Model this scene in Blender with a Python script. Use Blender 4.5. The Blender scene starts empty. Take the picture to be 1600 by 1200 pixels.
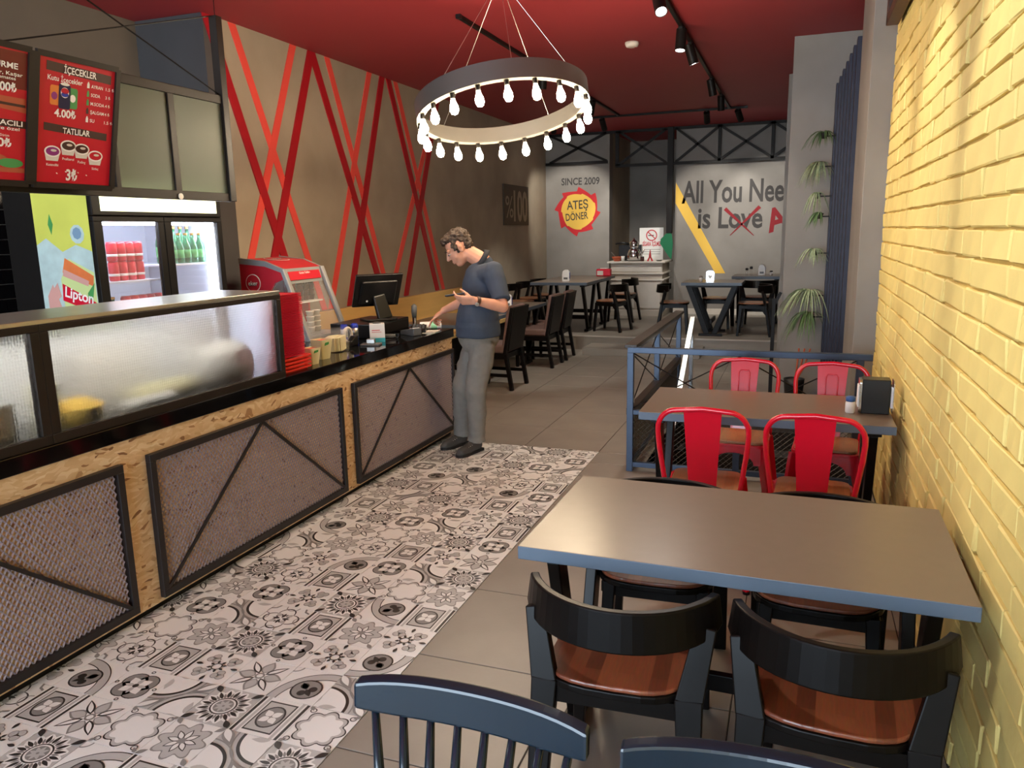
import bpy, bmesh, math, random
from mathutils import Vector, Matrix, noise, Euler
random.seed(7)
PI = math.pi
SC = bpy.context.scene
COL = SC.collection

# ------------------------------------------------------------------ camera
def setup_camera():
    yaw, pit, rol, f = .353244, -.193101, -.0197317, 1208.685
    fw = Vector((-math.sin(yaw)*math.cos(pit), math.cos(yaw)*math.cos(pit), math.sin(pit)))
    r = Vector((math.cos(yaw), math.sin(yaw), 0)); u = r.cross(fw)
    r2 = math.cos(rol)*r + math.sin(rol)*u
    u2 = -math.sin(rol)*r + math.cos(rol)*u
    cd = bpy.data.cameras.new('camera'); cam = bpy.data.objects.new('camera', cd)
    cd.sensor_fit = 'HORIZONTAL'; cd.sensor_width = 36; cd.lens = f/1600*36
    cd.clip_start = .05; cd.clip_end = 200
    cam.matrix_world = Matrix(((r2.x, u2.x, -fw.x, 0), (r2.y, u2.y, -fw.y, 0), (r2.z, u2.z, -fw.z, 1.68), (0, 0, 0, 1)))
    COL.objects.link(cam); SC.camera = cam
setup_camera()

# ------------------------------------------------------------------ world, exposure
W = bpy.data.worlds.new('world'); SC.world = W; W.use_nodes = True
W.node_tree.nodes['Background'].inputs[0].default_value = (.70, .85, 1.0, 1)
W.node_tree.nodes['Background'].inputs[1].default_value = 6.5
SC.view_settings.view_transform = 'Standard'; SC.view_settings.look = 'None'
SC.view_settings.gamma = 1; SC.view_settings.exposure = 1.05
SC.view_settings.use_curve_mapping = False
SC.cycles.use_denoising = True
SC.cycles.max_bounces = 10; SC.cycles.transmission_bounces = 8; SC.cycles.transparent_max_bounces = 8
SC.cycles.caustics_reflective = False; SC.cycles.caustics_refractive = False
SC.cycles.sample_clamp_indirect = 6
BULB_E, SPOT_E = 85, 45

# ------------------------------------------------------------------ materials
def lin(c): return tuple((v/12.92 if v <= .04045 else ((v+.055)/1.055)**2.4) for v in c)
def rgb(r, g, b): return lin((r/255, g/255, b/255))
MATS = {}
def mat(name, col, rough=.5, metal=0, var=0, vscale=8, bump=0, bscale=40, emit=0, trans=0, spec=.5, ior=1.45, coat=0, alpha=1, stretch=None, sss=0):
    if name in MATS: return MATS[name]
    m = bpy.data.materials.new(name); m.use_nodes = True; MATS[name] = m
    nt = m.node_tree; b = nt.nodes['Principled BSDF']
    b.inputs['Base Color'].default_value = (*col, 1); b.inputs['Roughness'].default_value = rough
    b.inputs['Metallic'].default_value = metal; b.inputs['Specular IOR Level'].default_value = spec
    b.inputs['IOR'].default_value = ior; b.inputs['Transmission Weight'].default_value = trans
    b.inputs['Coat Weight'].default_value = coat; b.inputs['Alpha'].default_value = alpha
    if sss: b.inputs['Subsurface Weight'].default_value = sss; b.inputs['Subsurface Radius'].default_value = (.02, .008, .004)
    if emit:
        b.inputs['Emission Color'].default_value = (*col, 1); b.inputs['Emission Strength'].default_value = emit
    vec = None
    if var or bump:
        tc = nt.nodes.new('ShaderNodeTexCoord'); mp = nt.nodes.new('ShaderNodeMapping')
        nt.links.new(tc.outputs['Object'], mp.inputs[0]); vec = mp.outputs[0]
        if stretch: mp.inputs['Scale'].default_value = stretch
    if var:
        n = nt.nodes.new('ShaderNodeTexNoise'); n.inputs['Scale'].default_value = vscale; n.inputs['Detail'].default_value = 5
        nt.links.new(vec, n.inputs['Vector'])
        r = nt.nodes.new('ShaderNodeValToRGB')
        r.color_ramp.elements[0].position = .3; r.color_ramp.elements[1].position = .7
        r.color_ramp.elements[0].color = (*[max(0, c*(1-var)) for c in col], 1)
        r.color_ramp.elements[1].color = (*[min(1, c*(1+var)) for c in col], 1)
        nt.links.new(n.outputs['Fac'], r.inputs[0]); nt.links.new(r.outputs[0], b.inputs['Base Color'])
    if bump:
        n2 = nt.nodes.new('ShaderNodeTexNoise'); n2.inputs['Scale'].default_value = bscale; n2.inputs['Detail'].default_value = 4
        nt.links.new(vec, n2.inputs['Vector'])
        bp = nt.nodes.new('ShaderNodeBump'); bp.inputs['Strength'].default_value = bump; bp.inputs['Distance'].default_value = .01
        nt.links.new(n2.outputs['Fac'], bp.inputs['Height']); nt.links.new(bp.outputs[0], b.inputs['Normal'])
    return m

def osb_mat():
    m = mat('osb', rgb(206, 158, 104), .6)
    nt = m.node_tree; b = nt.nodes['Principled BSDF']
    tc = nt.nodes.new('ShaderNodeTexCoord'); ramp = nt.nodes.new('ShaderNodeValToRGB')
    col = None
    nz = nt.nodes.new('ShaderNodeTexNoise'); nz.inputs['Scale'].default_value = 6; nt.links.new(tc.outputs['Object'], nz.inputs['Vector'])
    mx = nt.nodes.new('ShaderNodeMix'); mx.data_type = 'VECTOR'; mx.inputs['Factor'].default_value = .12
    nt.links.new(tc.outputs['Object'], mx.inputs[4]); nt.links.new(nz.outputs['Color'], mx.inputs[5])
    mp = nt.nodes.new('ShaderNodeMapping'); mp.inputs['Rotation'].default_value = (.5, 0, 0); mp.inputs['Scale'].default_value = (40, 26, 95)
    nt.links.new(mx.outputs[1], mp.inputs[0])
    v = nt.nodes.new('ShaderNodeTexVoronoi'); v.inputs['Scale'].default_value = 1; nt.links.new(mp.outputs[0], v.inputs['Vector'])
    sep = nt.nodes.new('ShaderNodeSeparateColor'); nt.links.new(v.outputs['Color'], sep.inputs[0])
    e = ramp.color_ramp.elements
    e[0].position = 0; e[0].color = (*rgb(124, 88, 56), 1); e[1].position = 1; e[1].color = (*rgb(226, 200, 160), 1)
    a = e.new(.04); a.color = (*rgb(158, 116, 76), 1); a = e.new(.09); a.color = (*rgb(204, 168, 124), 1); a = e.new(.6); a.color = (*rgb(214, 180, 136), 1)
    nt.links.new(sep.outputs[0], ramp.inputs[0]); nt.links.new(ramp.outputs[0], b.inputs['Base Color'])
    return m

def wood_mat(name, c0, c1, rough, scale, axis='x'):
    m = mat(name, c0, rough, coat=.3)
    nt = m.node_tree; b = nt.nodes['Principled BSDF']
    tc = nt.nodes.new('ShaderNodeTexCoord')
    mp = nt.nodes.new('ShaderNodeMapping'); mp.inputs['Scale'].default_value = scale
    nt.links.new(tc.outputs['Object'], mp.inputs[0])
    # butcher-block staves
    br = nt.nodes.new('ShaderNodeTexBrick'); br.inputs['Scale'].default_value = 1; br.inputs['Mortar Size'].default_value = 0
    br.inputs['Color1'].default_value = (*c0, 1); br.inputs['Color2'].default_value = (*c1, 1); br.inputs['Brick Width'].default_value = 1.4; br.inputs['Row Height'].default_value = .28
    rot = nt.nodes.new('ShaderNodeMapping'); rot.inputs['Rotation'].default_value = (0, 0, PI/2); nt.links.new(mp.outputs[0], rot.inputs[0])
    nt.links.new(rot.outputs[0], br.inputs['Vector'])
    n = nt.nodes.new('ShaderNodeTexNoise'); n.inputs['Scale'].default_value = 3; n.inputs['Detail'].default_value = 6
    mp2 = nt.nodes.new('ShaderNodeMapping'); mp2.inputs['Scale'].default_value = (9, 1.2, 5); nt.links.new(mp.outputs[0], mp2.inputs[0]); nt.links.new(mp2.outputs[0], n.inputs['Vector'])
    mx = nt.nodes.new('ShaderNodeMix'); mx.data_type = 'RGBA'; mx.blend_type = 'MULTIPLY'; mx.inputs['Factor'].default_value = .55
    nt.links.new(br.outputs[0], mx.inputs[6]); nt.links.new(n.outputs['Color'], mx.inputs[7])
    g = nt.nodes.new('ShaderNodeHueSaturation'); g.inputs['Value'].default_value = 1.35; nt.links.new(mx.outputs[2], g.inputs['Color'])
    nt.links.new(g.outputs[0], b.inputs['Base Color'])
    return m

def ribbed_glass():
    m = mat('ribbed_glass', (.95, .97, .98), .3, trans=1, ior=1.22)
    nt = m.node_tree; b = nt.nodes['Principled BSDF']
    tc = nt.nodes.new('ShaderNodeTexCoord')
    hs = []
    for d in ('Y', 'Z'):
        w = nt.nodes.new('ShaderNodeTexWave'); w.wave_type = 'BANDS'; w.bands_direction = d; w.inputs['Scale'].default_value = 26
        nt.links.new(tc.outputs['Object'], w.inputs['Vector']); hs.append(w)
    ad = nt.nodes.new('ShaderNodeMath'); ad.operation = 'ADD'
    nt.links.new(hs[0].outputs['Fac'], ad.inputs[0]); nt.links.new(hs[1].outputs['Fac'], ad.inputs[1])
    bp = nt.nodes.new('ShaderNodeBump'); bp.inputs['Strength'].default_value = .3; bp.inputs['Distance'].default_value = .004
    nt.links.new(ad.outputs[0], bp.inputs['Height']); nt.links.new(bp.outputs[0], b.inputs['Normal'])
    return m

M = {}
M['concrete'] = mat('concrete_plaster', rgb(164, 152, 134), .75, var=.14, vscale=1.6, bump=.15, bscale=9)
M['concrete_cool'] = mat('concrete_cool', rgb(138, 134, 129), .75, var=.12, vscale=2, bump=.12, bscale=9)
M['concrete_dark'] = mat('concrete_dark', rgb(104, 97, 87), .8, var=.1, vscale=2)
M['wall_blue'] = mat('wall_bluegrey', rgb(78, 77, 78), .8, var=.1, vscale=2)
M['ceil'] = mat('ceiling_red', rgb(150, 46, 52), .6, var=.04, vscale=1)
M['tile'] = mat('floor_tile_grey', rgb(138, 132, 123), .36, var=.1, vscale=3, bump=.04, bscale=60)
M['grout'] = mat('grout', rgb(70, 66, 60), .9, var=.1)
M['platform'] = mat('platform_tile', rgb(134, 128, 119), .4, var=.1, vscale=2.5)
M['nosing'] = mat('nosing', rgb(170, 164, 154), .4, var=.05)
M['brick'] = mat('yellow_brick', rgb(223, 201, 124), .62, var=.06, vscale=7, bump=.25, bscale=22)
M['mortar'] = mat('yellow_mortar', rgb(186, 158, 84), .85, var=.1, bump=.4, bscale=50)
M['black'] = mat('black_steel', rgb(24, 22, 21), .45, var=.1, vscale=15, spec=.2)
M['blacktile'] = mat('black_tile', rgb(14, 14, 16), .2)
M['gloss'] = mat('black_gloss_stone', rgb(12, 11, 12), .07, spec=.6)
M['frame'] = mat('dark_frame', rgb(34, 27, 23), .45, var=.1, spec=.3)
M['mframe'] = mat('panel_frame', rgb(30, 26, 27), .45, var=.1)
M['expmesh'] = mat('expanded_metal', rgb(146, 134, 140), .45, metal=.3)
M['osb'] = osb_mat()
M['railmesh'] = mat('rail_mesh', rgb(74, 70, 66), .5, metal=.3)
M['railblue'] = mat('rail_steel', rgb(58, 72, 92), .32, metal=.35, var=.08)
M['handrail'] = mat('handrail_dark', rgb(56, 50, 46), .45, var=.15)
M['steel'] = mat('stainless', rgb(205, 205, 203), .2, metal=1)
M['steel2'] = mat('brushed_steel', rgb(190, 190, 186), .32, metal=.9, var=.06)
M['chrome'] = mat('chrome', rgb(225, 225, 225), .08, metal=1)
M['tabletop'] = mat('tabletop_taupe', rgb(124, 111, 99), .28, var=.03, vscale=20)
M['tableedge'] = mat('table_edge', rgb(84, 98, 114), .4)  # blue reflection of the daylight put into the edge colour
M['ebony'] = mat('ebony_lacquer', rgb(14, 11, 10), .33, var=.2, vscale=20, spec=.17)
M['bluewood'] = mat('navy_lacquer', rgb(13, 30, 43), .25, coat=.3, var=.1, vscale=10)
M['seat'] = wood_mat('seat_wood', rgb(146, 82, 54), rgb(92, 46, 32), .34, (6, 6, 6))
M['seat2'] = wood_mat('seat_wood_pale', rgb(176, 122, 84), rgb(150, 98, 66), .35, (6, 6, 6))
M['ply'] = mat('plywood', rgb(224, 186, 116), .5, var=.08, vscale=4, stretch=(1, .3, 3))
M['uphol'] = mat('brown_upholstery', rgb(104, 82, 76), .7, var=.1, vscale=12, bump=.1, bscale=200)
M['tolix'] = mat('red_enamel', rgb(206, 14, 40), .25, coat=.5)
M['stripe_dark'] = mat('stripe_dark_red', rgb(168, 22, 34), .5)
M['stripe_coral'] = mat('stripe_coral', rgb(236, 84, 74), .5)
M['white'] = mat('white_plastic', rgb(232, 232, 230), .35)
M['offwhite'] = mat('offwhite', rgb(214, 208, 198), .5, var=.04)
M['cabinet'] = mat('sideboard_paint', rgb(186, 178, 166), .55, var=.05, vscale=5)
M['bulb'] = mat('bulb_glow', (1.0, .80, .55), .5, emit=BULB_E)
M['lamp'] = mat('spot_glow', (1.0, .95, .88), .5, emit=25)
M['ledwhite'] = mat('fridge_led', (.82, .88, 1.0), .5, emit=16)
M['header'] = mat('fridge_header_glow', (.98, .98, .62), .5, emit=1.1)
M['ring'] = mat('ring_steel', rgb(112, 110, 104), .45, metal=.5)
M['gold'] = mat('brass', rgb(196, 150, 80), .3, metal=1)
M['red'] = mat('menu_red', rgb(196, 22, 44), .3)
M['menubrown'] = mat('menu_brown', rgb(62, 34, 30), .4)
M['ink'] = mat('print_white', rgb(244, 240, 234), .5)
M['inkgrey'] = mat('mural_grey', rgb(66, 64, 64), .8)
M['inkred'] = mat('mural_dark_red', rgb(134, 32, 40), .8)
M['inkyellow'] = mat('mural_yellow', rgb(232, 190, 84), .8)
M['flame'] = mat('mural_flame_red', rgb(196, 42, 50), .8)
M['fridgewhite'] = mat('fridge_liner', rgb(222, 226, 238), .4)
M['glass'] = mat('clear_glass', (.9, .95, 1), .03, alpha=.08)
M['frost'] = mat('frosted_glass', rgb(150, 166, 150), .42, trans=.7, ior=1.25)
M['ribbed'] = ribbed_glass()
M['cola'] = mat('cola_red', rgb(214, 20, 50), .3)
M['green'] = mat('bottle_green', rgb(30, 140, 96), .12, trans=.5)
M['blue'] = mat('print_blue', rgb(40, 60, 170), .4)
M['leaf'] = mat('leaf', rgb(88, 118, 70), .5, var=.25, vscale=30)
M['leaf2'] = mat('leaf_variegated', rgb(150, 166, 128), .5, var=.3, vscale=40)
M['pot'] = mat('black_pot', rgb(24, 24, 24), .5)
M['slat'] = mat('slat_blue', rgb(34, 36, 54), .5)
M['tray'] = mat('tray_red', rgb(214, 30, 58), .3)
M['tray2'] = mat('tray_orange', rgb(226, 62, 48), .3)
M['cream'] = mat('cream_card', rgb(226, 216, 170), .6)
M['cyan'] = mat('cyan_print', rgb(70, 186, 206), .4)
M['plasticblack'] = mat('black_plastic', rgb(20, 20, 21), .3)
M['plasticgrey'] = mat('grey_plastic', rgb(90, 92, 92), .4)
M['eker_red'] = mat('cooler_red', rgb(206, 44, 58), .35)
M['eker_grey'] = mat('cooler_grey', rgb(150, 152, 152), .35)
M['acrylic'] = mat('acrylic', (.9, .93, .95), .06, alpha=.07)
M['pudding'] = mat('pudding_brown', rgb(66, 32, 28), .3)
M['skin'] = mat('skin', rgb(206, 150, 124), .5, var=.06, vscale=20, sss=.08)
M['shirt'] = mat('navy_shirt', rgb(56, 66, 82), .85, var=.06, vscale=30)
M['collar'] = mat('dark_collar', rgb(30, 34, 42), .85)
M['trouser'] = mat('grey_trousers', rgb(124, 120, 113), .85, var=.06, vscale=25)
M['hair'] = mat('brown_hair', rgb(58, 44, 34), .6, var=.3, vscale=60, bump=.5, bscale=120)
M['shoe'] = mat('grey_shoe', rgb(66, 64, 62), .6)
M['sole'] = mat('dark_sole', rgb(30, 27, 26), .7)
M['lipton'] = mat('banner_yellow', rgb(206, 208, 92), .5, var=.08, vscale=3)
M['ice'] = mat('banner_ice', rgb(186, 208, 206), .5, var=.1, vscale=14)
M['peach'] = mat('banner_peach', rgb(226, 122, 66), .5, var=.1, vscale=14)
M['bannerskin'] = mat('banner_skin', rgb(214, 160, 150), .5)
M['grass'] = mat('print_green', rgb(70, 150, 80), .5)
M['picture'] = mat('picture_brown', rgb(66, 58, 50), .6, var=.08)
M['pictext'] = mat('picture_text', rgb(150, 140, 124), .6)
M['brownwood'] = mat('brown_frame', rgb(74, 48, 36), .45, var=.15, vscale=20)
M['darkvoid'] = mat('stairwell_shade', rgb(40, 36, 33), .8)  # shade inside the stair shaft put into a dark wall colour
M['purple'] = mat('print_purple', rgb(140, 40, 120), .4)
M['orange'] = mat('print_orange', rgb(226, 130, 50), .4)
M['teal'] = mat('green_fabric', rgb(24, 110, 74), .7)
M['clay'] = mat('clay', rgb(176, 84, 52), .6)
M['t_white'] = mat('print_tile_white', rgb(236, 238, 236), .3)
M['t_light'] = mat('print_tile_light', rgb(190, 191, 189), .3)
M['t_mid'] = mat('print_tile_mid', rgb(140, 140, 138), .3)
M['t_dark'] = mat('print_tile_dark', rgb(44, 44, 43), .3)

# ------------------------------------------------------------------ mesh helpers
ROOTM = {}
class MB:
    def __init__(s): s.v = []; s.f = []; s.mi = []; s.cur = 0
    def add(s, vs, fs, m=None):
        o = len(s.v); s.v += [Vector(p) for p in vs]; s.f += [[i+o for i in f] for f in fs]; s.mi += [s.cur if m is None else m]*len(fs); return s
    def box(s, x0, x1, y0, y1, z0, z1, m=None):
        return s.add([(x0,y0,z0),(x1,y0,z0),(x1,y1,z0),(x0,y1,z0),(x0,y0,z1),(x1,y0,z1),(x1,y1,z1),(x0,y1,z1)],
                     [(0,3,2,1),(4,5,6,7),(0,1,5,4),(1,2,6,5),(2,3,7,6),(3,0,4,7)], m)
    def obox(s, c, ax, h, m=None):
        c = Vector(c); a = [Vector(v).normalized() for v in ax]; vs = []
        for z in (-1, 1):
            for x, y in ((-1,-1),(1,-1),(1,1),(-1,1)):
                vs.append(c + a[0]*x*h[0] + a[1]*y*h[1] + a[2]*z*h[2])
        return s.add(vs, [(0,3,2,1),(4,5,6,7),(0,1,5,4),(1,2,6,5),(2,3,7,6),(3,0,4,7)], m)
    def bar(s, p, q, w, h=None, up=(0,0,1), w2=None, h2=None, m=None):
        p = Vector(p); q = Vector(q); d = (q-p).normalized(); h = h or w; w2 = w2 or w; h2 = h2 or h
        sd = d.cross(Vector(up))
        if sd.length < 1e-4: sd = d.cross(Vector((0,1,0)))
        sd.normalize(); u = sd.cross(d)
        vs = [p+sd*a*w/2+u*b*h/2 for a, b in ((-1,-1),(1,-1),(1,1),(-1,1))] + [q+sd*a*w2/2+u*b*h2/2 for a, b in ((-1,-1),(1,-1),(1,1),(-1,1))]
        return s.add(vs, [(0,3,2,1),(4,5,6,7),(0,1,5,4),(1,2,6,5),(2,3,7,6),(3,0,4,7)], m)
    def tube(s, pts, r, n=8, m=None, close=False):
        pts = [Vector(p) for p in pts]; N = len(pts); vs = []; fs = []
        rs = r if isinstance(r, (list, tuple)) else [r]*N
        prev = None
        for i, p in enumerate(pts):
            if close: d = pts[(i+1) % N]-pts[i-1]
            else: d = pts[min(i+1, N-1)]-pts[max(i-1, 0)]
            d.normalize()
            if prev is None:
                a = d.cross(Vector((0,0,1)))
                if a.length < 1e-3: a = d.cross(Vector((1,0,0)))
            else: a = prev - d*prev.dot(d)
            a.normalize(); prev = a; b = d.cross(a)
            vs += [p+(a*math.cos(2*PI*k/n)+b*math.sin(2*PI*k/n))*rs[i] for k in range(n)]
        for i in range(N if close else N-1):
            j = (i+1) % N
            fs += [(i*n+k, i*n+(k+1) % n, j*n+(k+1) % n, j*n+k) for k in range(n)]
        if not close: fs += [tuple(range(n-1, -1, -1)), tuple(range((N-1)*n, N*n))]
        return s.add(vs, fs, m)
    def cyl(s, p, q, r0, r1=None, n=16, m=None): return s.tube([p, q], [r0, r0 if r1 is None else r1], n, m)
    def lathe(s, prof, c=(0,0,0), n=20, m=None, axis=None):
        c = Vector(c); vs = []; fs = []
        for r, z in prof:
            vs += [c+Vector((r*math.cos(2*PI*k/n), r*math.sin(2*PI*k/n), z)) for k in range(n)]
        if axis is not None:
            R = Vector((0,0,1)).rotation_difference(Vector(axis)).to_matrix()
            vs = [c + R @ (p-c) for p in vs]
        for i in range(len(prof)-1): fs += [(i*n+k, i*n+(k+1) % n, (i+1)*n+(k+1) % n, (i+1)*n+k) for k in range(n)]
        fs += [tuple(range(n-1, -1, -1)), tuple(range((len(prof)-1)*n, len(prof)*n))]
        return s.add(vs, fs, m)
    def prism(s, poly, o, ux, uy, depth, m=None):
        o = Vector(o); ux = Vector(ux); uy = Vector(uy); nn = ux.cross(uy).normalized()
        n = len(poly); a = [o+ux*p[0]+uy*p[1] for p in poly]; b = [p+nn*depth for p in a]
        return s.add(a+b, [tuple(range(n-1, -1, -1)), tuple(range(n, 2*n))]+[(i, (i+1) % n, n+(i+1) % n, n+i) for i in range(n)], m)
    def ell(s, c, r, ax=((1,0,0),(0,1,0),(0,0,1)), nu=16, nv=10, m=None):
        c = Vector(c); a = [Vector(v).normalized()*k for v, k in zip(ax, r)]; vs = [c-a[2]]; fs = []
        for j in range(1, nv):
            t = -PI/2+PI*j/nv
            vs += [c+a[0]*math.cos(t)*math.cos(2*PI*i/nu)+a[1]*math.cos(t)*math.sin(2*PI*i/nu)+a[2]*math.sin(t) for i in range(nu)]
        vs.append(c+a[2]); L = len(vs)-1
        fs += [(0, 1+(i+1) % nu, 1+i) for i in range(nu)]
        for j in range(nv-2): fs += [(1+j*nu+i, 1+j*nu+(i+1) % nu, 1+(j+1)*nu+(i+1) % nu, 1+(j+1)*nu+i) for i in range(nu)]
        fs += [(L-nu+i, L-nu+(i+1) % nu, L) for i in range(nu)]
        return s.add(vs, fs, m)
    def rcone(s, p, q, r0, r1, n=14):
        p = Vector(p); q = Vector(q); s.ell(p, (r0,)*3, nu=n, nv=8); s.ell(q, (r1,)*3, nu=n, nv=8)
        return s.tube([p, q], [r0, r1], n)
    def mesh(s, name, mats, inv=None, smooth=False):
        me = bpy.data.meshes.new(name)
        vs = [inv @ p for p in s.v] if inv is not None else s.v
        me.from_pydata([tuple(p) for p in vs], [], s.f)
        for m in (mats if isinstance(mats, (list, tuple)) else [mats]): me.materials.append(M[m] if isinstance(m, str) else m)
        me.polygons.foreach_set('material_index', s.mi)
        if smooth: me.polygons.foreach_set('use_smooth', [True]*len(me.polygons))
        me.update(); return me
    def build(s, name, mats, parent=None, world=False, smooth=False, bevel=0, seg=2, auto=False, kind=None):
        inv = ROOTM[parent.name].inverted() if (world and parent is not None and parent.name in ROOTM) else None
        me = s.mesh(name, mats, inv, smooth)
        o = bpy.data.objects.new(name, me); COL.objects.link(o)
        if parent is not None: o.parent = parent
        if bevel:
            b = o.modifiers.new('bevel', 'BEVEL'); b.width = bevel; b.segments = seg; b.limit_method = 'ANGLE'; b.angle_limit = .6
            b.harden_normals = False
        if auto:
            shade_auto(me)
        if kind: o['kind'] = kind
        return o
def shade_auto(me, ang=.7):
    bm = bmesh.new(); bm.from_mesh(me)
    for f in bm.faces: f.smooth = True
    for e in bm.edges:
        if len(e.link_faces) == 2 and e.calc_face_angle(0) > ang: e.smooth = False
    bm.to_mesh(me); bm.free()
def tag(o, label=None, cat=None, group=None, kind=None):
    if label: o['label'] = label
    if cat: o['category'] = cat
    if group: o['group'] = group
    if kind: o['kind'] = kind
    return o
def thing(name, label, cat, loc=(0,0,0), rz=0, group=None):
    o = bpy.data.objects.new(name, None); COL.objects.link(o); o.location = loc; o.rotation_euler = (0,0,rz)
    o.empty_display_size = .1
    ROOTM[o.name] = Matrix.Translation(Vector(loc)) @ Matrix.Rotation(rz, 4, 'Z')
    return tag(o, label, cat, group)
def dup(root, loc, rz=0, label=None, group=None):
    def cp(o, par):
        c = o.copy(); COL.objects.link(c); c.parent = par
        for ch in o.children: cp(ch, c)
        return c
    r = cp(root, None); r.location = loc; r.rotation_euler = (0,0,rz)
    if label: r['label'] = label
    if group: r['group'] = group
    return r
def struct(o): o['kind'] = 'structure'; return o
def text(s, m, parent, o, right, up, h=None, w=None, align='L', off=0.0, depth=.002, name='lettering', skew=0):
    cu = bpy.data.curves.new('t', 'FONT'); cu.body = s; cu.offset = off; cu.extrude = 0; cu.resolution_u = 3
    t = bpy.data.objects.new('t', cu); COL.objects.link(t)
    dg = bpy.context.evaluated_depsgraph_get(); dg.update()
    me = bpy.data.meshes.new_from_object(t.evaluated_get(dg)); bpy.data.objects.remove(t); bpy.data.curves.remove(cu)
    xs = [v.co.x for v in me.vertices]; ys = [v.co.y for v in me.vertices]
    x0, x1 = min(xs), max(xs); H = .69
    sy = (h/H) if h else None; sx = (w/(x1-x0)) if w else None
    sx = sx or sy; sy = sy or sx
    ax = {'L': 0, 'C': (x1-x0)/2, 'R': (x1-x0)}[align]
    right = Vector(right).normalized(); up = Vector(up).normalized(); nn = right.cross(up); o = Vector(o)
    inv = ROOTM[parent.name].inverted() if parent.name in ROOTM else Matrix.Identity(4)
    for v in me.vertices:
        v.co = inv @ (o+right*((v.co.x-x0-ax)*sx+v.co.y*sy*skew)+up*v.co.y*sy+nn*depth)
    me.materials.append(M[m]); ob = bpy.data.objects.new(name, me); COL.objects.link(ob); ob.parent = parent
    return ob
def circle(cx, cy, r, n=32, a0=0, a1=2*PI, ry=None):
    ry = ry or r
    return [(cx+r*math.cos(a0+(a1-a0)*k/n), cy+ry*math.sin(a0+(a1-a0)*k/n)) for k in range(n)]
def rrect(x0, x1, y0, y1, r, n=5):
    p = []
    for cx, cy, a in ((x1-r, y0+r, -PI/2), (x1-r, y1-r, 0), (x0+r, y1-r, PI/2), (x0+r, y0+r, PI)):
        p += [(cx+r*math.cos(a+PI/2*k/n), cy+r*math.sin(a+PI/2*k/n)) for k in range(n+1)]
    return p

# ================================================================== SETTING
C, XL, XN, YB, XR = 3.40, -4.42, -5.09, 14.0, .52
HX0, HX1, HY0, HY1 = -.98, .5, 5.36, 7.55         # stair opening
mb = MB(); mb.box(-5.3, .8, -3.2, HY0, -.15, -.004); mb.box(-5.3, HX0, HY0, HY1, -.15, -.004); mb.box(-5.3, .8, HY1, 14.2, -.15, -.004)
floor = struct(mb.build('floor', 'grout'))
# grey floor tiles
P = .6145; GX0, GY0 = -1.378, 1.96
full_tile = None
def ftile(x0, x1, y0, y1):
    global full_tile
    g = .0025
    w, d = x1-x0-2*g, y1-y0-2*g
    if w < .02 or d < .02: return
    key_full = abs(w-(P-2*g)) < 1e-4 and abs(d-(P-2*g)) < 1e-4
    if key_full and full_tile: o = full_tile.copy(); COL.objects.link(o)
    else:
        b = MB(); h = .0012
        b.add([(-w/2,-d/2,-.004),(w/2,-d/2,-.004),(w/2,d/2,-.004),(-w/2,d/2,-.004),(-w/2,-d/2,-h),(w/2,-d/2,-h),(w/2,d/2,-h),(-w/2,d/2,-h),
               (-w/2+.0015,-d/2+.0015,0),(w/2-.0015,-d/2+.0015,0),(w/2-.0015,d/2-.0015,0),(-w/2+.0015,d/2-.0015,0)],
              [(0,1,5,4),(1,2,6,5),(2,3,7,6),(3,0,4,7),(4,5,9,8),(5,6,10,9),(6,7,11,10),(7,4,8,11),(8,9,10,11)])
        o = b.build('floor_tile', 'tile', floor)
        if key_full: full_tile = o
    o.parent = floor; o.location = ((x0+x1)/2, (y0+y1)/2, 0)
YPE = 2.751+14*.2075   # far edge of the patterned band
for i in range(-6, 4):
    for j in range(-5, 16):
        x0, x1, y0, y1 = GX0+i*P, GX0+(i+1)*P, GY0+j*P, GY0+(j+1)*P
        x1 = min(x1, XR); x0 = max(x0, XL); y1 = min(y1, 10.78)
        if x1 <= x0 or y1 <= y0: continue
        if i < 0:
            if y1 <= YPE: continue
            y0 = max(y0, YPE)
            ftile(x0, x1, y0, y1); continue
        # cut around the stair opening
        if x1 > HX0 and y1 > HY0 and y0 < HY1:
            if y0 < HY0: ftile(x0, x1, y0, HY0)
            if y1 > HY1: ftile(x0, x1, HY1, y1)
            if x0 < HX0: ftile(x0, HX0, max(y0, HY0), min(y1, HY1))
        else: ftile(x0, x1, y0, y1)

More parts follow.
